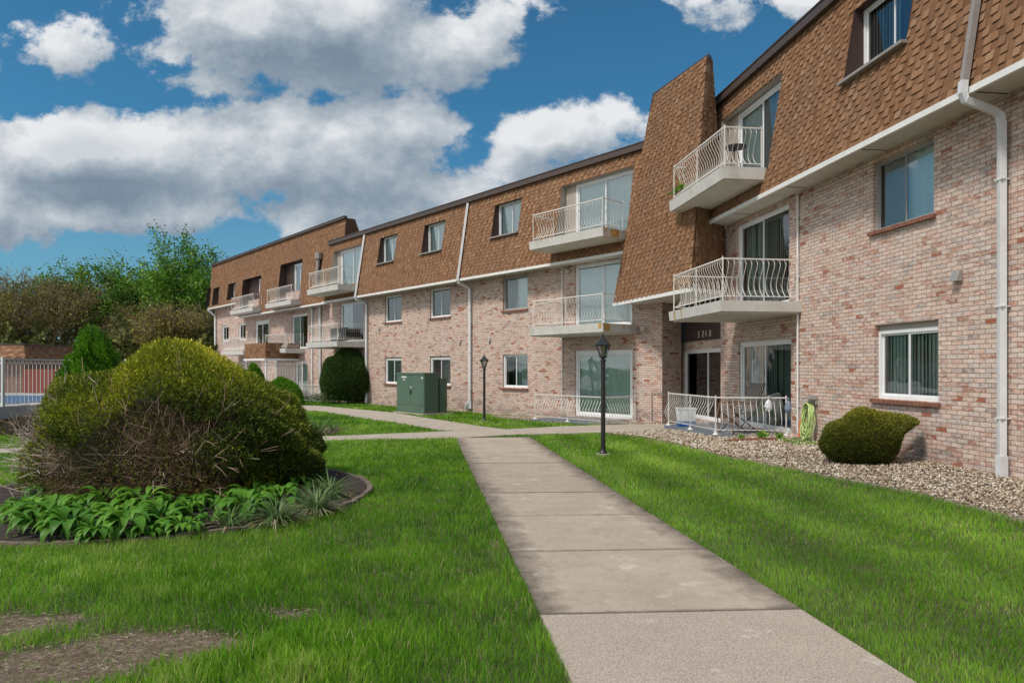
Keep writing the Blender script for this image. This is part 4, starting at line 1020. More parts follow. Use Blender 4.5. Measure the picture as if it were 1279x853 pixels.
# ------------------------------------------------------------------ street lamps
def lamp():
    r = empty('street_lamp', (0, 0, 0))
    p = MB(); p.lathe([(.075, 0), (.075, .05), (.05, .09), (.045, .12), (.042, .5), (.040, 1.72), (.055, 1.74), (.055, 1.76), (.03, 1.78), (.03, 1.82), (0, 1.82)], sides=14); p.build('pole', M['black'], r, smooth=False)
    h = MB(); h.lathe([(0, 1.80), (.06, 1.80), (.075, 1.83), (.07, 1.845)], sides=6)
    for k in range(6):
        a = 2*math.pi*k/6; h.tube([(.068*math.cos(a), .068*math.sin(a), 1.84), (.125*math.cos(a), .125*math.sin(a), 2.03)], .0065, 4)
    h.lathe([(.118, 2.02), (.15, 2.03), (.155, 2.045), (.10, 2.10), (.055, 2.15), (.05, 2.17), (.025, 2.185), (.012, 2.2), (.02, 2.215), (.018, 2.235), (.004, 2.26), (0, 2.26)], sides=6)
    h.build('lantern_frame', M['black'], r)
    g = MB(); g.lathe([(.062, 1.845), (.117, 2.02)], sides=6); g.build('lantern_glass', M['lantern'] , r)
    b = MB(); b.lathe([(0, 1.85), (.02, 1.86), (.02, 1.91), (.03, 1.95), (.02, 1.99), (0, 2.0)], sides=10); b.build('bulb', M['lamp_glass'], r)
    f = MB(); f.lathe([(.13, -.02), (.13, .03), (0, .035)], sides=14); f.build('footing', M['conc_far'], r)
    return r
M['lantern'] = glass_mat('lantern_glass', (.80, .82, .80), .12)
L1 = lamp(); x, y = G(753.3, 567.5); L1.location = (x, y, float(gz(x, y))-.01)
tag(L1, 'black lantern lamp post on the grass to the right of the path, the nearer one', 'lamp post', 'black lantern lamp posts')
L2 = copy_tree(L1); x, y = G(604.8, 525); L2.location = (x, y, float(gz(x, y))-.02); L2.scale = (1, 1, .985)
tag(L2, 'black lantern lamp post near the green cabinets, the farther one', 'lamp post', 'black lantern lamp posts')

# ------------------------------------------------------------------ green utility cabinets
def cabinets():
    x, y = G(530.3, 518.4); z = float(gz(x, y)); C = Vector((x, y, z)); d = Vector((*d2, 0)); n = Vector((*n2, 0))
    r = empty('utility_cabinet', (x, y, z), label='large green metal utility cabinet with two doors, on the grass strip', cat='utility cabinet')
    def bx(mb, a0, a1, b0, b1, z0, z1):
        q = [C+d*a0+n*b0, C+d*a1+n*b0, C+d*a1+n*b1, C+d*a0+n*b1]; mb.box8([tuple(p+Vector((0, 0, z0))) for p in q], [tuple(p+Vector((0, 0, z1))) for p in q])
    m = MB(); bx(m, 0, 2.0, 0, .62, .05, 1.52); m.build('body', M['cabinet'], r)
    m = MB(); bx(m, -.025, 2.025, -.03, .645, 1.523, 1.59); m.build('top', M['cabinet'], r)
    for a in (.03, 1.01): m = MB(); bx(m, a, a+.96, -.014, -.001, .36, 1.50); m.build('door', M['cabinet'], r)
    m = MB(); bx(m, .02, 1.98, -.010, -.001, .08, .345); m.build('kick_panel', M['cabinet'], r)
    m = MB(); bx(m, .90, .94, -.05, -.015, .78, .92); m.build('handle', M['cab_dark'], r)
    m = MB(); bx(m, 1.25, 1.62, -.018, -.0145, 1.39, 1.45); bx(m, 1.38, 1.5, -.018, -.0145, 1.29, 1.34); bx(m, .10, .2, -.018, -.0145, 1.36, 1.43); bx(m, .9, .97, -.018, -.0145, 1.0, 1.06); m.build('sticker', M['sticker'], r)
    m = MB(); bx(m, -.10, 2.12, -.12, 1.3, -.04, .048); m.build('concrete_pad', M['conc_far'], r)
    r2 = empty('utility_cabinet', tuple(C+n*.72+Vector((0, 0, .05))), label='smaller dark green metal cabinet behind the large two-door cabinet', cat='utility cabinet')
    m = MB(); bx(m, .02, .8, .70, 1.04, .05, 1.32); m.build('body', M['cabinet'], r2)
    m = MB(); bx(m, .0, .82, .68, 1.06, 1.322, 1.37); m.build('top', M['cabinet'], r2)
    m = MB(); bx(m, .004, .018, .76, .98, .5, 1.1); m.build('side_panel', M['cabinet'], r2)
cabinets()

# ------------------------------------------------------------------ shrubs
def mound_fn(a, t):
    """unit superellipsoid-ish point for azimuth a and height fraction t"""
    r = (max(0, 1-t**2.3))**.55
    return (math.cos(a)*r, math.sin(a)*r, t)
def shrub(name, c, rad, N, mat, label, Ls=(.05, .09), Wd=.018, keepf=None, rfun=None, up=.5, clump=None, cat='shrub', shape=None, group=None, zlow=0.0, under=False, core=.90):
    root = empty(name, c, label=label, cat=cat, group=group)
    t = rng.uniform(zlow, 1, N)**.85; a = rng.uniform(0, 2*math.pi, N); depth = 1-np.abs(rng.normal(0, .055, N))+.015
    sf = shape or (lambda a, t: (np.cos(a)*np.clip(1-t**2.9, 0, 1)**.52, np.sin(a)*np.clip(1-t**2.9, 0, 1)**.52, t))
    X, Y, Z = sf(a, t); P = np.stack([X*rad[0], Y*rad[1], Z*rad[2]], 1)
    lump = 1+.035*np.sin(P[:, 0]*5.1/rad[0]+1)*np.sin(P[:, 1]*4.3/rad[1]+2)+.03*np.sin(P[:, 2]*9/rad[2]+P[:, 0]*7/rad[0])
    if clump: lump = lump+clump*np.sin(a*9+t*21)*np.sin(t*17+a*3)
    P = P*(lump*depth)[:, None]
    nrm = P/np.array(rad)**2; nrm /= np.linalg.norm(nrm, axis=1, keepdims=True)+1e-9
    if keepf is not None: k = keepf(P, nrm); P, nrm, a, t = P[k], nrm[k], a[k], t[k]
    n = len(P); D = nrm*.8+rng.normal(size=(n, 3))*.55; D[:, 2] += up
    r = rng.random(n)*.6+.2 if rfun is None else rfun(P, nrm, rng.random(n))
    L = rng.uniform(*Ls, n)
    leaves('foliage', P+np.array(c), D, L, Wd*rng.uniform(.7, 1.3, n), mat, root, np.clip(r, 0, 1))
    # dark closed core behind the foliage
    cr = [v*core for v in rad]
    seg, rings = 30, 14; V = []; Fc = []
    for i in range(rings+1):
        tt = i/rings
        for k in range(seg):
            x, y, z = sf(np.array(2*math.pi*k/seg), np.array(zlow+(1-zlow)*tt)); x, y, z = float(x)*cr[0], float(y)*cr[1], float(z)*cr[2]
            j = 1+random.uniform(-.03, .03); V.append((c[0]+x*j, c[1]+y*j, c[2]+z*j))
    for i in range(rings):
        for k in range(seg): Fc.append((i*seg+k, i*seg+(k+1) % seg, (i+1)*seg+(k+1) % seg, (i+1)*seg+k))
    np_mesh('dark_core', V, np.array(Fc), M['core'], root, smooth=True)
    return root

# the big juniper mound
JC = (-4.42, 9.25, 0.0); JR = (1.72, 1.6, 1.86)
def jshape(a, t):
    r = np.clip(1-t**3.6, 0, 1)**.52*(1-.10*np.clip(.3-t, 0, 1)/.3)
    q = 1+.035*np.sin(a*3+t*4+.6)+.035*np.sin(a*5-t*7+2)+.035*np.sin(a*9+t*11)
    return (np.cos(a)*r*q-.03*t, np.sin(a)*r*q, t*(1-.20*r*np.clip(np.cos(a), 0, 1)-.12*r*np.clip(-np.cos(a), 0, 1)+.025*np.sin(a*4+t*9)*r))
def jkeep(P, nr):
    zf = P[:, 2]/JR[2]; front = -P[:, 1]/JR[1]
    edge = .52+.10*np.sin(P[:, 0]*2.2+.5)+.08*np.sin(P[:, 0]*5+1)+.2*np.clip((P[:, 0]-.9)/-.9, -1, 0)*0
    dead = (front > .1) & (zf < edge) & (P[:, 0] < .95+.25*np.sin(P[:, 2]*7)) & (P[:, 0] > -1.35)
    edge2 = zf > edge-.0
    return ~dead | (rng.random(len(P)) < .10)
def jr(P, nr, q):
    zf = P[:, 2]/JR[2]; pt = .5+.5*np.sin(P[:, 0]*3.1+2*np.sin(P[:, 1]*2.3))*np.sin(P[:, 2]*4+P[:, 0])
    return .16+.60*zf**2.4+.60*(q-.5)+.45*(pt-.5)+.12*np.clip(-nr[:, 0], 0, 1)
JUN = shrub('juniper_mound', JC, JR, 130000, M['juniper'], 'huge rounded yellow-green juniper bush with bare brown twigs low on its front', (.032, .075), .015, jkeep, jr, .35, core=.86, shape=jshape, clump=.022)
def jtwigs():
    for mname, n, L0, rr in (('twig', 800, (.5, 1.3), .0052), ('twig_grey', 420, (.5, 1.2), .0050)):
        mb = MB()
        for k in range(n):
            a = random.uniform(math.pi*1.02, math.pi*1.98) if random.random() < .9 else random.uniform(0, 6.28)
            if mname == 'twig_grey' and random.random() < .4: a = random.uniform(math.pi*1.0, math.pi*1.25)
            bx, by = random.uniform(-.9, .7), random.uniform(-.9, -.2)
            if mname == 'twig_grey' and a < math.pi*1.3: bx -= .5
            el = random.uniform(.05, 1.15); L = random.uniform(*L0)
            p = Vector((JC[0]+bx, JC[1]+by, random.uniform(.05, .55))); d = Vector((math.cos(a)*math.cos(el), math.sin(a)*math.cos(el), math.sin(el)))
            pts = [p.copy()]
            for s in range(5):
                d = (d+Vector((random.gauss(0, .16), random.gauss(0, .16), random.gauss(0, .16)))).normalized(); p = p+d*L/5; p.z = max(p.z, .03); pts.append(p.copy())
                q = (Vector(p)-Vector(JC)); e = (q.x/JR[0])**2+(q.y/JR[1])**2+(max(q.z, 0)/JR[2])**2
                if e > 1.25: break
            mb.tube(pts, [rr*(1-.13*i) for i in range(len(pts))], 3, cap=False)
            for s in range(random.randint(2, 5)):
                i = random.randrange(1, len(pts)); q = pts[i]; dd = (d+Vector((random.gauss(0, .6), random.gauss(0, .6), random.gauss(0, .6)))).normalized()
                mb.tube([q, q+dd*.10, q+dd*.20+Vector((0, 0, random.uniform(-.03, .04)))], [.0030, .0025, .0015], 3, cap=False)
        mb.build('bare_twigs', M[mname], JUN)
    # brown dried sprays among the twigs
    n = 26000; x = rng.uniform(-1.6, 1.1, n); z = rng.uniform(.03, 1.0, n)*JR[2]*.66; rr = np.sqrt(np.clip(1-(x/JR[0])**2-(z/JR[2])**2, 0, 1))
    y = -rr*JR[1]*rng.uniform(.72, .98, n); d = rng.normal(size=(n, 3)); d[:, 1] -= .5; d[:, 2] += .2
    m = leaf_mat('dried_juniper', [(0, (.09, .05, .03)), (.5, (.20, .105, .06)), (.78, (.32, .19, .11)), (.88, (.13, .15, .02)), (1, (.24, .26, .03))], .1, .8)
    leaves('dried_sprays', np.stack([x, y, z], 1)+np.array(JC), d, .045, .008, m, JUN)
jtwigs()
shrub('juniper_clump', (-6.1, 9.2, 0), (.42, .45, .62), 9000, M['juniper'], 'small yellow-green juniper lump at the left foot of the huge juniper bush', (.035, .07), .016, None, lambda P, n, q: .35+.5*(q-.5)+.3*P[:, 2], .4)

cone = lambda a, t: (np.cos(a)*(np.clip(1-t, 0, 1)**.50)*(1.0), np.sin(a)*(np.clip(1-t, 0, 1)**.50), t)
cx, cy = -11.05, 18.0
shrub('conifer_shrub', (cx, cy, -.02), (1.02, 1.0, 2.36), 42000, M['conifer'], 'bright green cone-shaped conifer behind the left side of the huge juniper bush', (.05, .10), .028, None, lambda P, n, q: .45+.6*(q-.5)+.12*np.sin(P[:, 2]*9+P[:, 0]*6), .5, clump=.13, shape=cone, core=.86)
def low_shrubs():
    for (px, py, rx, rz, lab) in ((18, 548, 1.1, .42, 'low reddish-brown shrub at the left edge below the pool fence'), (62, 556, 1.0, .62, 'low reddish-brown shrub between the pool fence and the huge juniper bush')):
        x, y = G(px, py); y += 1.3; x -= .3
        shrub('barberry_shrub', (x, y, 0), (rx, .8, rz), 7000, M['barberry'], lab, (.04, .09), .02, lambda P, n: rng.random(len(P)) < .8, None, .3, core=.7)
low_shrubs()
# clipped dome yew by the middle wing
def ball(a, t):
    tt = np.clip(t, 0, 1); r = np.sqrt(np.clip(1-((tt-.40)/.60)**2, 0, 1)); r = np.where(tt < .4, np.sqrt(np.clip(1-((tt-.4)/.52)**2, 0, 1)), r)**.9
    return (np.cos(a)*r, np.sin(a)*r, t)
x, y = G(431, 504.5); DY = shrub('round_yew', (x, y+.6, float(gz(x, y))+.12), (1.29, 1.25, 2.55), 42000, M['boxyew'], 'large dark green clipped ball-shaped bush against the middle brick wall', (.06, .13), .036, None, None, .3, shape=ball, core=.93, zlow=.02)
for k in range(4):
    t = MB(); a = k*1.6; t.tube([(x+.45*math.cos(a), y+.6+.3*math.sin(a), -.2), (x+.5*math.cos(a+.2), y+.6+.4*math.sin(a), .5)], .05, 6); t.build('stem', M['bark'], DY)
n = 2500; p = rng.normal(size=(n, 3))*np.array([.6, .4, .12])+np.array([x-.65, y+.2, .12]); leaves('skirt_foliage', p, rng.normal(size=(n, 3)), .08, .035, M['boxyew'], DY)
# yew by the near wall
def yewshape(a, t):
    r = np.sqrt(np.clip(1-((t-.46)/.54)**2, 0, 1)); r = np.where(t < .46, np.clip(1-((t-.46)/.50)**2, 0, 1)**.42, r)
    c = np.clip(np.cos(a), 0, 1); nose = .62*np.exp(-((t-.80)/.15)**2)*c**2-.16*np.exp(-((t-.35)/.2)**2)*c
    return (np.cos(a)*r+nose, np.sin(a)*r*(1-.3*np.abs(nose)), t*(1-.34*r*np.clip(-np.cos(a), 0, 1)*np.clip(t, 0, 1)))
x, y = G(1078, 584); y += .45; x = (1076-CX)/F*y
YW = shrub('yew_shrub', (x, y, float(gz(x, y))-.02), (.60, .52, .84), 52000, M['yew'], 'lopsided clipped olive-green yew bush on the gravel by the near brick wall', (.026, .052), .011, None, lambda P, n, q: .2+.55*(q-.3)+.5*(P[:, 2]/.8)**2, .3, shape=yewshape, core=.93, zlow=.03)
t = MB()
for k in range(6):
    a = random.uniform(-.6, 1.2); t.tube([(x+.05, y, .08), (x+.35*math.cos(a), y-.3*math.sin(a)-.1, .22), (x+.75*math.cos(a*.4), y-.25*math.sin(a), .10+.05*k)], .010, 5)
t.build('bare_branch', M['twig'], YW)
# green shrubs by the white fence
for (px, zc, rad, H, lab) in ((317, 33, (.55, .55, .75), .45, 'small bright green conifer in front of the shingled porch hood'), (352, 32.5, (.95, .8, 1.35), -.0, 'mid green rounded bush in front of the white fence, right of the porch hood')):
    xx = (px-CX)/F*zc; z0 = -.17 if H < .2 else .95
    shrub('fence_shrub', (xx, zc, -.17), (rad[0], rad[1], 1.9 if H > .2 else 1.25), 9000, M['conifer'], lab, (.07, .13), .05, None, None, .4)

# hostas
def hosta(seed, n=34, s=1.0):
    r = np.random.default_rng(seed); V = []; Fc = []; rn = []
    for k in range(n):
        a = r.uniform(0, 6.28); el0 = r.uniform(.6, 1.35); L = r.uniform(.20, .34)*s; w = L*r.uniform(.30, .42); d = np.array([math.cos(a), math.sin(a)]); side = np.array([-d[1], d[0], 0])
        p = np.array([d[0]*.03, d[1]*.03, .01]); el = el0; st = L*.55; pts = [p]
        p = p+np.array([d[0]*math.cos(el)*st, d[1]*math.cos(el)*st, math.sin(el)*st]); base = p; prof = [0.02, .55, .95, 1.0, .72, .32, 0.0]; b = len(V)
        for i, f in enumerate(prof):
            V += [p+side*w*.5*f+np.array([0, 0, .18*w*f]), p, p-side*w*.5*f+np.array([0, 0, .18*w*f])]
            el -= .34+r.uniform(-.05, .1); p = p+np.array([d[0]*math.cos(el)*L/6, d[1]*math.cos(el)*L/6, math.sin(el)*L/6])
        q = r.random()
        for i in range(6):
            o = b+i*3; Fc += [(o, o+1, o+4, o+3), (o+1, o+2, o+5, o+4)]; rn += [q, q*.9]
    return np.array(V), np.array(Fc), np.array(rn)
protos = []
hspots = []
for k, (px, py) in enumerate([(px_+random.uniform(-14, 14), py_+random.uniform(-9, 9)) for px_, py_ in [(30, 655), (100, 665), (150, 655), (215, 660), (250, 652), (65, 652), (130, 635), (210, 635), (310, 628), (280, 622)]]+[(18, 650), (45, 668), (75, 640), (88, 672), (105, 655), (120, 678), (140, 650), (160, 670), (178, 640), (60, 625), (110, 622), (150, 620), (195, 622), (205, 655), (228, 668), (245, 638), (262, 660), (285, 640), (300, 612), (325, 622), (345, 606), (332, 640), (370, 612), (240, 610), (270, 606), (310, 648), (185, 672), (30, 640), (352, 632), (385, 604)]):
    x, y = G(px, py); s = random.uniform(.5, .95)
    if k < 6:
        V, Fc, rn = hosta(k+5, (36, 44, 26, 40, 30, 48)[k]); rn = np.clip(rn*.7+(.3, .0, .2, .05, .3, .1)[k], 0, 1); o = np_mesh('hosta', V, Fc, M['hosta'], attrs={'rnd': ('FACE', rn)}, smooth=True); protos.append(o)
    else:
        o = protos[k % 6].copy(); link(o)
    o.location = (x, y, .02); o.rotation_euler = (0, 0, random.uniform(0, 6.28)); o.scale = (s, s, s)
    tag(o, 'broad-leaved green hosta clump in the round bed at the foot of the huge juniper bush', 'hosta plant', 'hostas in the round flower bed')
# strap-leaved clumps
def straps(name, loc, n, L, w, label, group=None, deadf=.25, droop=1.0):
    V = []; Fc = []; rn = []
    for k in range(n):
        a = random.uniform(0, 6.28); el = random.uniform(.45, 1.4); l = random.uniform(*L); dead = random.random() < deadf
        if dead: el *= .5
        d = Vector((math.cos(a), math.sin(a), 0)); sd = Vector((-d.y, d.x, 0)); p = d*random.uniform(0, .10); b = len(V); S = 6
        for i in range(S+1):
            f = (1-(i/S)**2)*w*.5+.0005; V += [tuple(p+sd*f), tuple(p-sd*f)]
            p = p+(d*math.cos(el)+Vector((0, 0, math.sin(el))))*l/S; el -= random.uniform(.15, .38)*droop; p.z = max(p.z, .01)
        q = random.uniform(.84, 1) if dead else random.uniform(0, .8)
        for i in range(S): o = b+2*i; Fc.append((o, o+1, o+3, o+2)); rn.append(q)
    o = np_mesh(name, V, Fc, M['strap'], attrs={'rnd': ('FACE', rn)}); o.location = loc; tag(o, label, 'plant', group)
for k, (px, py, lab) in enumerate(((345, 655, 'grey-green strap-leaved clump with bleached dead leaves at the front of the round bed'), (395, 640, 'largest spiky strap-leaved clump, near the right edge of the round bed'), (412, 622, 'spiky strap-leaved clump at the far right edge of the round bed'), (285, 660, 'sparse strap-leaved tuft at the front edge of the round bed, among the hostas'))):
    x, y = G(px, py); straps('strap_leaf_plant', (x, y, .03), (150, 190, 170, 45)[k], (.25, .5), .015, lab)
x, y = G(398, 543); straps('spiky_plant', (x, y, 0), 150, (.35, .95), .02, 'tall spiky half-dead plant beside the cross path right of the huge juniper bush', None, .4, .8)
x, y = G(408, 540); straps('spiky_plant', (x, y+.5, 0), 110, (.3, .7), .02, 'lower arching half-dead plant just behind the tall spiky one', None, .45, 1.0)
# dead leaf litter & saplings
n = 260; a = rng.uniform(0, 6.28, n); rr = rng.uniform(.55, 1, n); C = np.stack([BC[0]+BRX*rr*np.cos(a)*.97, BC[1]+BRY*rr*np.sin(a)*.97, np.full(n, .03)], 1)
d = rng.normal(size=(n, 3)); d[:, 2] *= .2; tag(leaves('leaf_litter', C, d, .05, .03, M['litter']), 'dry dead leaves scattered on the mulch of the round bed', 'leaf litter', kind='stuff')
def sapling(px, py, h, label, lf=24):
    x, y = G(px, py); r = empty('sapling', (x, y, 0), label=label, cat='sapling'); m = MB(); pts = [(x+.02*math.sin(i*1.3), y, h*i/6) for i in range(7)]
    m.tube(pts, [.011-.001*i for i in range(7)], 5)
    C = []
    for k in range(7):
        z = h*random.uniform(.55, 1); a = random.uniform(0, 6.28); l = random.uniform(.08, .22); e = (x+l*math.cos(a), y+l*math.sin(a), z+l*.8); m.tube([(x, y, z), e], .004, 4)
        for j in range(lf//6): C.append((e[0]+random.gauss(0, .04), e[1]+random.gauss(0, .04), e[2]+random.gauss(0, .04)))
    m.build('stem', M['twig_grey'], r)
    if lf: leaves('foliage', np.array(C), rng.normal(size=(len(C), 3)), .07, .035, M['hosta'], r)
sapling(287, 604, .95, 'thin straight sapling with a few yellow-green leaves in front of the huge juniper bush', 60)
sapling(369, 585, .62, 'short bare grey sapling at the right end of the huge juniper bush', 0)
sapling(391, 590, .42, 'shortest sapling, beside the spiky plants right of the huge juniper bush', 12)
# stone ring round the bed
m = MB(); N = 110
for k in range(N):
    a0, a1 = 2*math.pi*k/N, 2*math.pi*(k+.93)/N; j = random.uniform(-.008, .008)
    q = [(BC[0]+(BRX+s+j)*math.cos(a), BC[1]+(BRY+s+j)*math.sin(a)) for a, s in ((a0, 0), (a1, 0), (a1, .065), (a0, .065))]
    zt = .035+random.uniform(-.01, .008); m.box8([(*p, -.03) for p in q], [(*p, zt) for p in q], random.random())
tag(m.build('bed_edging', M['edging']), 'low ring of brick edging round the flower bed', 'edging')

# ------------------------------------------------------------------ pool side
deck_h = .31
tag(drape('pool_deck', [(-17.2, 22.9), (-12.2, 40), (-14, 62), (-60, 62), (-60, 22.9)], 0, M['pool_deck'], 3, skirt=.5, zfun=lambda a, b: deck_h), kind='structure')
tag(drape('pool_water', [(-18.2, 24.6), (-17.0, 32), (-34, 33), (-38, 24.6)], 0, M['water'], 3, skirt=.003, zfun=lambda a, b: deck_h+.006), kind='structure')
def fence(a, b, z, h, nseg, label, open_top=True):
    r = empty('white_fence', (a[0], a[1], z), label=label, cat='fence'); a = Vector((*a, z)); b = Vector((*b, z))
    for k in range(nseg+1):
        p = a.lerp(b, k/nseg); m = MB(); m.tube([p, p+Vector((0, 0, h+.05))], .045, 4); m.build('post', M['white'], r)
    for k in range(nseg):
        p, q = a.lerp(b, k/nseg), a.lerp(b, (k+1)/nseg); m = MB()
        for zz in (.10, h-.16, h-.02): m.tube([p+Vector((0, 0, zz)), q+Vector((0, 0, zz))], .022, 4)
        n = int((q-p).length/.14)
        for i in range(1, n):
            c = p.lerp(q, i/n); m.tube([c+Vector((0, 0, .1)), c+Vector((0, 0, h-.16))], .011, 4, cap=False)
            c2 = p.lerp(q, (i+.5)/n); m.tube([c2+Vector((0, 0, h-.15)), p.lerp(q, (i+.8)/n)+Vector((0, 0, h-.09)), c2+Vector((0, 0, h-.03)), p.lerp(q, (i+.2)/n)+Vector((0, 0, h-.09)), c2+Vector((0, 0, h-.15))], .006, 3, cap=False)
        m.build('panel', M['white'], r)
fence((-19.5, 22.98), (-17.2, 23.05), deck_h, 1.62, 1, 'white metal pool fence section at the far left edge, square to the camera')
fence((-17.2, 23.1), (-12.25, 39.9), deck_h, 1.62, 7, 'white metal pool fence running back behind the huge juniper bush')
def pool_house():
    r = empty('pool_house', (-27.3, 36, deck_h), label='small brick pool house with brown shingle roof behind the white fence', cat='pool house')
    m = MB(); x0, x1, y0, y1, z0, z1 = -33, -25.7, 36, 42, deck_h, 2.12
    for (a, b) in (((x0, y0), (x1, y0)), ((x1, y0), (x1, y1))):
        L = math.dist(a, b); m.face([(*a, z0), (*b, z0), (*b, z1), (*a, z1)], [(0, 0), (L, 0), (L, z1-z0), (0, z1-z0)])
    m.build('wall', M['pool_brick'], r)
    b0 = [Vector((x0-.3, y0-.4, z1)), Vector((x1+.35, y0-.4, z1)), Vector((x1+.35, y1+.3, z1)), Vector((x0-.3, y1+.3, z1))]
    t0 = [Vector((x0-.3, y0+.1, 2.82)), Vector((x1-.1, y0+.1, 2.82)), Vector((x1-.1, y1, 2.82)), Vector((x0-.3, y1, 2.82))]
    m = MB(); m.box8([tuple(p) for p in b0], [tuple(p) for p in t0]); ro = m.build('roof', M['shingle_base'], r)
    for i in (0, 1):
        a, b, c, d = b0[i], b0[i+1], t0[i+1], t0[i]; U = (b-a).normalized(); N = U.cross(d-a).normalized()
        V = N.cross(U)
        pl = [((p-a).dot(U), (p-a).dot(V)) for p in (a, b, c, d)]; s = shingle_field(a+N*.01, U, V, N, pl, [], row=.15, tabw=(.2, .4), parent=r); s.parent = ro; s.location = (0, 0, 0)
    m = MB(); m.box(x0-.3, x1-.05, y0+.05, y1, 2.82, 2.9); m.build('roof_edge', M['fascia'], ro)
    m = MB(); m.box(-29.0, -26.9, y0-.02, y0+.03, deck_h, 1.95); m.build('dark_opening', M['cheek'], r)
pool_house()
m = MB(); x = -25.2
while x < -21.6: m.box(x, x+.14, 35.2, 35.24, deck_h+.02, 1.55); x += .155
tag(m.build('red_fence', M['red_wood']), 'dark red board fence beyond the pool, right of the pool house', 'fence')

# ------------------------------------------------------------------ trees
def tree(name, x, y, h, spread, mat, leafn, leafL, label, trunk_r=.22, z0=-.2, first=.28, group=None, sparse=.25, twigs=True, cat='tree', levels=4, up=.35, clust=.5, twn=0):
    root = empty(name, (x, y, z0), label=label, cat=cat, group=group); mb = MB(); tips = []
    def grow(p, d, L, r, lv):
        pts = [p.copy()]; n = 4
        for i in range(n):
            d = (d+Vector((random.gauss(0, .12), random.gauss(0, .12), random.gauss(0, .08)+up*.08))).normalized(); p = p+d*L/n; pts.append(p.copy())
            if lv >= 3: tips.append((p.copy(), lv))
        mb.tube(pts, [r*(1-.12*i) for i in range(n+1)], 5 if lv > 1 else 7, cap=False)
        if lv >= levels:
            tips.append((p.copy(), lv+1))
            for _ in range(twn):
                dd = (d+Vector((random.gauss(0, .5), random.gauss(0, .5), random.gauss(.1, .4)))).normalized(); l_ = random.uniform(.6, 1.5)
                mb.tube([p, p+dd*l_*.5, p+dd*l_+Vector((0, 0, .1))], [.022, .016, .008], 3, cap=False); tips.append((p+dd*l_*random.uniform(.3, 1), lv+2))
            return
        k = random.randint(3, 4) if lv > 0 else random.randint(5, 7)
        for i in range(k):
            f = random.uniform(.35, 1.0) if lv > 0 else random.uniform(.5, 1.0); q = pts[min(n, int(f*n+.5))]
            a = random.uniform(0, 6.28); s = random.uniform(.45, .95)*(1.0 if lv else spread)
            dd = (d*math.cos(s)+Vector((math.cos(a), math.sin(a), random.uniform(-.1, .4)))*math.sin(s)).normalized()
            grow(q.copy(), dd, L*random.uniform(.55, .78), r*.5, lv+1)
    grow(Vector((x, y, z0)), Vector((random.uniform(-.04, .04), random.uniform(-.04, .04), 1)), h*.42, trunk_r, 0)
    zs_ = sorted(t[0].z for t in tips); zmax = zs_[int(len(zs_)*.993)]*1.09; sc = h/(zmax-z0)
    mb.v = [(x+(v[0]-x)*sc, y+(v[1]-y)*sc, z0+(v[2]-z0)*sc) for v in mb.v]
    mb.build('trunk', M['bark'], root)
    T = np.array([(x+(t[0].x-x)*sc, y+(t[0].y-y)*sc, z0+(t[0].z-z0)*sc) for t in tips])
    idx = rng.integers(0, len(T), leafn); C = T[idx]+rng.normal(size=(leafn, 3))*clust*rng.uniform(.5, 1.4, len(T))[idx][:, None]
    C = C[C[:, 2] > z0+h*first*.6]; n = len(C)
    rn = np.clip(.5+.25*np.sin(C[:, 0]*1.3)*np.sin(C[:, 2]*1.1+C[:, 1])+rng.normal(0, .2, n), 0, 1)
    d = rng.normal(size=(n, 3)); d[:, 2] -= .2
    leaves('crown', C, d, leafL*rng.uniform(.6, 1.3, n), leafL*.7*rng.uniform(.6, 1.2, n), mat, root, rn)
    return root
random.seed(11)
def at(px, Y): return (px-CX)/F*Y
for i, (px, Y, top, sp, lab) in enumerate(((255, 62, 286, 1.15, 'tallest leafy green tree, right behind the far end of the building'), (178, 64, 322, .9, 'leafy green tree left of the tallest one, behind the bushes'), (138, 66, 318, .8, 'narrow leafy green tree between the brown budding trees'), (225, 74, 345, 1.0, 'smaller leafy green tree partly behind the tallest one'))):
    h = (HY-top)*Y/F+1.8; tree('maple_tree', at(px, Y), Y, h, sp, M['maple'], 26000 if i == 0 else 15000, .25, lab, .26, clust=.36, twn=1)
bl = [(-60, 60, 332, 'brown budding tree beyond the left edge, behind the pool house'), (8, 58, 335, 'brown budding tree at the left edge behind the pool house'), (45, 66, 342, 'brown budding tree second from the left edge'), (85, 57, 328, 'tall twiggy brown tree above the cone-shaped conifer'),
      (118, 70, 345, 'brown twiggy tree behind the cone-shaped conifer'), (158, 60, 372, 'low brown budding tree under the narrow green tree'), (205, 58, 378, 'low olive budding tree above the huge juniper bush'), (240, 56, 372, 'olive-brown budding tree beside the far end of the building'), (-130, 62, 325, 'brown budding tree out past the left edge')]
for px, Y, top, lab in bl:
    h = ((HY-top)*Y/F+1.8)*.97; tree('budding_tree', at(px, Y), Y, h, 1.15, M['bud'], 9000, .17, lab, .2, clust=.33, up=.5, twn=3)
# shrubby belt under the trees
n = 60000; px = rng.uniform(-420, 275, n); Y = rng.uniform(52, 78, n); z = rng.uniform(-.3, 1, n)**1*(3.6+1.5*np.sin(px*.05)+1.2*np.sin(px*.13+1))
C = np.stack([(px-CX)/F*Y, Y, z], 1); rn = np.clip(rng.normal(.45, .25, n), 0, 1)
tag(leaves('undergrowth', C, rng.normal(size=(n, 3)), .5, .32, M['under'], None, rn), 'dense brown-green undergrowth below the trees', 'undergrowth', kind='stuff')
n = 26000; X = rng.uniform(-140, 20, n); Y = rng.uniform(88, 100, n); z = rng.uniform(-.5, 1, n)*(7+2*np.sin(X*.12)+1.5*np.sin(X*.31))
tag(leaves('far_wood', np.stack([X, Y, z], 1), rng.normal(size=(n, 3)), 1.2, .8, M['under'], None, np.clip(rng.normal(.3, .2, n), 0, 1)), 'far line of woods behind the trees', 'woods', kind='stuff')

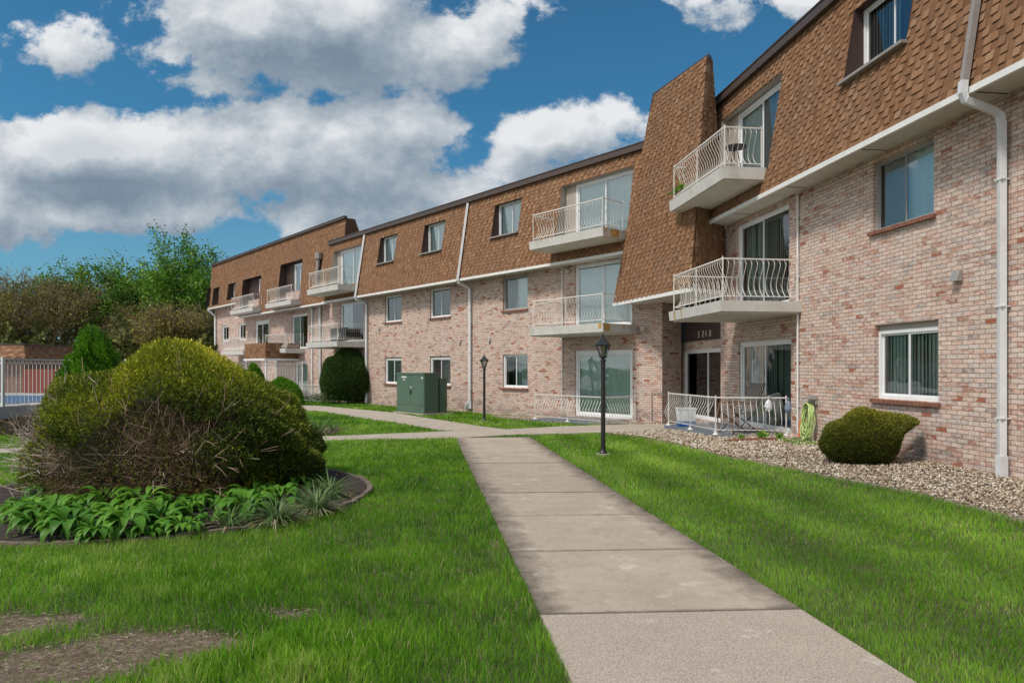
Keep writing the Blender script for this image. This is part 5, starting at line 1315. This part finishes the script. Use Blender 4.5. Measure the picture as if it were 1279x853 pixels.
# ------------------------------------------------------------------ sky, sun, camera
SUN_EL, SUN_AZ = 54.0, 232.0   # azimuth clockwise from +Y: behind the camera, to the left
wd_ = bpy.data.worlds.new('World'); SC.world = wd_; wd_.use_nodes = True; wd_.node_tree.nodes.clear()
nt = NT(wd_.node_tree)
sky = nt('ShaderNodeTexSky', sky_type='NISHITA', sun_disc=False, sun_elevation=R(SUN_EL), sun_rotation=R(SUN_AZ), air_density=1.0, dust_density=.6, ozone_density=2.5).outputs[0]
tc = nt('ShaderNodeTexCoord').outputs['Generated']
sp = nt('ShaderNodeSeparateXYZ', {0: tc}); sx, sy, sz = sp.outputs
ay = nt.math('MAXIMUM', nt.math('ABSOLUTE', sy), .12)
u_ = nt.math('DIVIDE', sx, ay); v_ = nt.math('DIVIDE', sz, ay)
BL = [(400, 35, 250, 92, 1.15), (300, 60, 150, 60, .8), (560, 70, 90, 42, .7), (110, 190, 200, 66, 1.3), (420, 200, 260, 84, 1.35), (690, 172, 135, 50, 1.05), (640, 215, 170, 45, .7), (110, 262, 240, 48, .95), (420, 262, 230, 40, .8),
      (85, 60, 75, 40, .46), (885, 0, 85, 30, .50), (1005, 2, 55, 28, .42), (480, 285, 90, 22, .6), (-100, 120, 130, 90, .8), (250, 100, 120, 26, .55)]
def density(off):
    uu = nt.math('ADD', u_, off[0]); vv = nt.math('ADD', v_, off[1])
    cv = nt('ShaderNodeCombineXYZ', {0: uu, 1: nt.math('MULTIPLY', vv, 1.25), 2: nt.math('MULTIPLY', nt.math('SIGN', sy), .7)}).outputs[0]
    big = nt.noise(cv, 7.0, 14, .62, .0); wob = nt.noise(cv, 3.2, 3, .5)
    uw = nt.math('ADD', uu, nt.math('MULTIPLY', nt.math('SUBTRACT', wob, .5), .10))
    acc = None
    for (px, py, rx, ry, w) in BL:
        a = nt.math('MULTIPLY', nt.math('SUBTRACT', uw, (px-CX)/F), F/rx); b = nt.math('MULTIPLY', nt.math('SUBTRACT', vv, (HY-py)/F), F/ry)
        q = nt.math('MULTIPLY', nt.math('SUBTRACT', 1.0, nt.math('SQRT', nt.math('ADD', nt.math('MULTIPLY', a, a), nt.math('MULTIPLY', b, b)))), w)
        acc = q if acc is None else nt.math('SMOOTH_MAX', acc, q, .25)
    front = nt.math('GREATER_THAN', sy, 0.0)
    cov = nt('ShaderNodeMix', {0: front, 2: .2, 3: nt.math('MAXIMUM', acc, -.55)}, data_type='FLOAT').outputs[0]
    return nt.math('ADD', cov, nt.math('MULTIPLY', nt.math('SUBTRACT', big, .5), 2.7)), big
d0, b0 = density((0, 0)); dU, bU = density((-.022, .05))
mask = nt('ShaderNodeMapRange', {0: d0, 1: .0, 2: .30, 3: 0.0, 4: 1.0}, interpolation_type='SMOOTHSTEP').outputs[0]
lit = nt('ShaderNodeMapRange', {0: nt.math('SUBTRACT', d0, dU), 1: -.55, 2: .80, 3: 0.0, 4: 1.0}).outputs[0]
thin = nt('ShaderNodeMapRange', {0: d0, 1: .1, 2: 1.3, 3: .22, 4: -.22}).outputs[0]
lt = nt.math('ADD', lit, thin, clamp=True)
cloud = nt.ramp(lt, [(0, (1.0, 1.32, 1.72)), (.3, (1.5, 1.85, 2.22)), (.55, (2.2, 2.5, 2.8)), (.8, (3.2, 3.4, 3.6)), (1, (4.1, 4.2, 4.3))])
hz = nt('ShaderNodeMapRange', {0: v_, 1: 0.0, 2: .30, 3: .75, 4: 0.0}).outputs[0]
skyc = nt.mix(1.0, sky, (.18, .44, .50), 'MULTIPLY')
skyc = nt.mix(nt.math('MULTIPLY', hz, .8), skyc, (1.25, 1.85, 2.4))
back = nt('ShaderNodeMapRange', {0: nt.math('ADD', nt.math('MULTIPLY', sx, -.8), nt.math('MULTIPLY', sy, -.6)), 1: .12, 2: .6, 3: 0.0, 4: .8}).outputs[0]  # unseen pale sky behind the camera, added for neutral fill and pane reflections
col = nt.mix(mask, skyc, cloud)
col = nt.mix(back, col, (4.8, 4.9, 4.9))
bg = nt('ShaderNodeBackground', {0: col, 1: .10}); nt.l.new(bg.outputs[0], nt('ShaderNodeOutputWorld').inputs[0])
sd = bpy.data.lights.new('sun', 'SUN'); sd.energy = 1.5; sd.angle = R(10); sd.color = (1, .93, .83)
so = bpy.data.objects.new('sun', sd); link(so)
az = R(SUN_AZ); dirv = Vector((math.sin(az)*math.cos(R(SUN_EL)), math.cos(az)*math.cos(R(SUN_EL)), math.sin(R(SUN_EL))))
so.rotation_euler = dirv.to_track_quat('Z', 'Y').to_euler()
cd = bpy.data.cameras.new('camera'); co = bpy.data.objects.new('camera', cd); link(co)
cd.sensor_width = 36; cd.lens = 36*F/1279; cd.shift_y = (HY-426.5)/1279; cd.clip_end = 3000; cd.clip_start = .05
co.location = (0, 0, CAM); co.rotation_euler = (R(90), 0, 0); SC.camera = co
SC.view_settings.view_transform = 'Standard'; SC.view_settings.look = 'None'; SC.view_settings.gamma = 1; SC.view_settings.exposure = .97
SC.render.engine = 'CYCLES'; SC.cycles.max_bounces = 6; SC.cycles.diffuse_bounces = 2; SC.cycles.glossy_bounces = 3; SC.cycles.transmission_bounces = 4; SC.cycles.transparent_max_bounces = 8
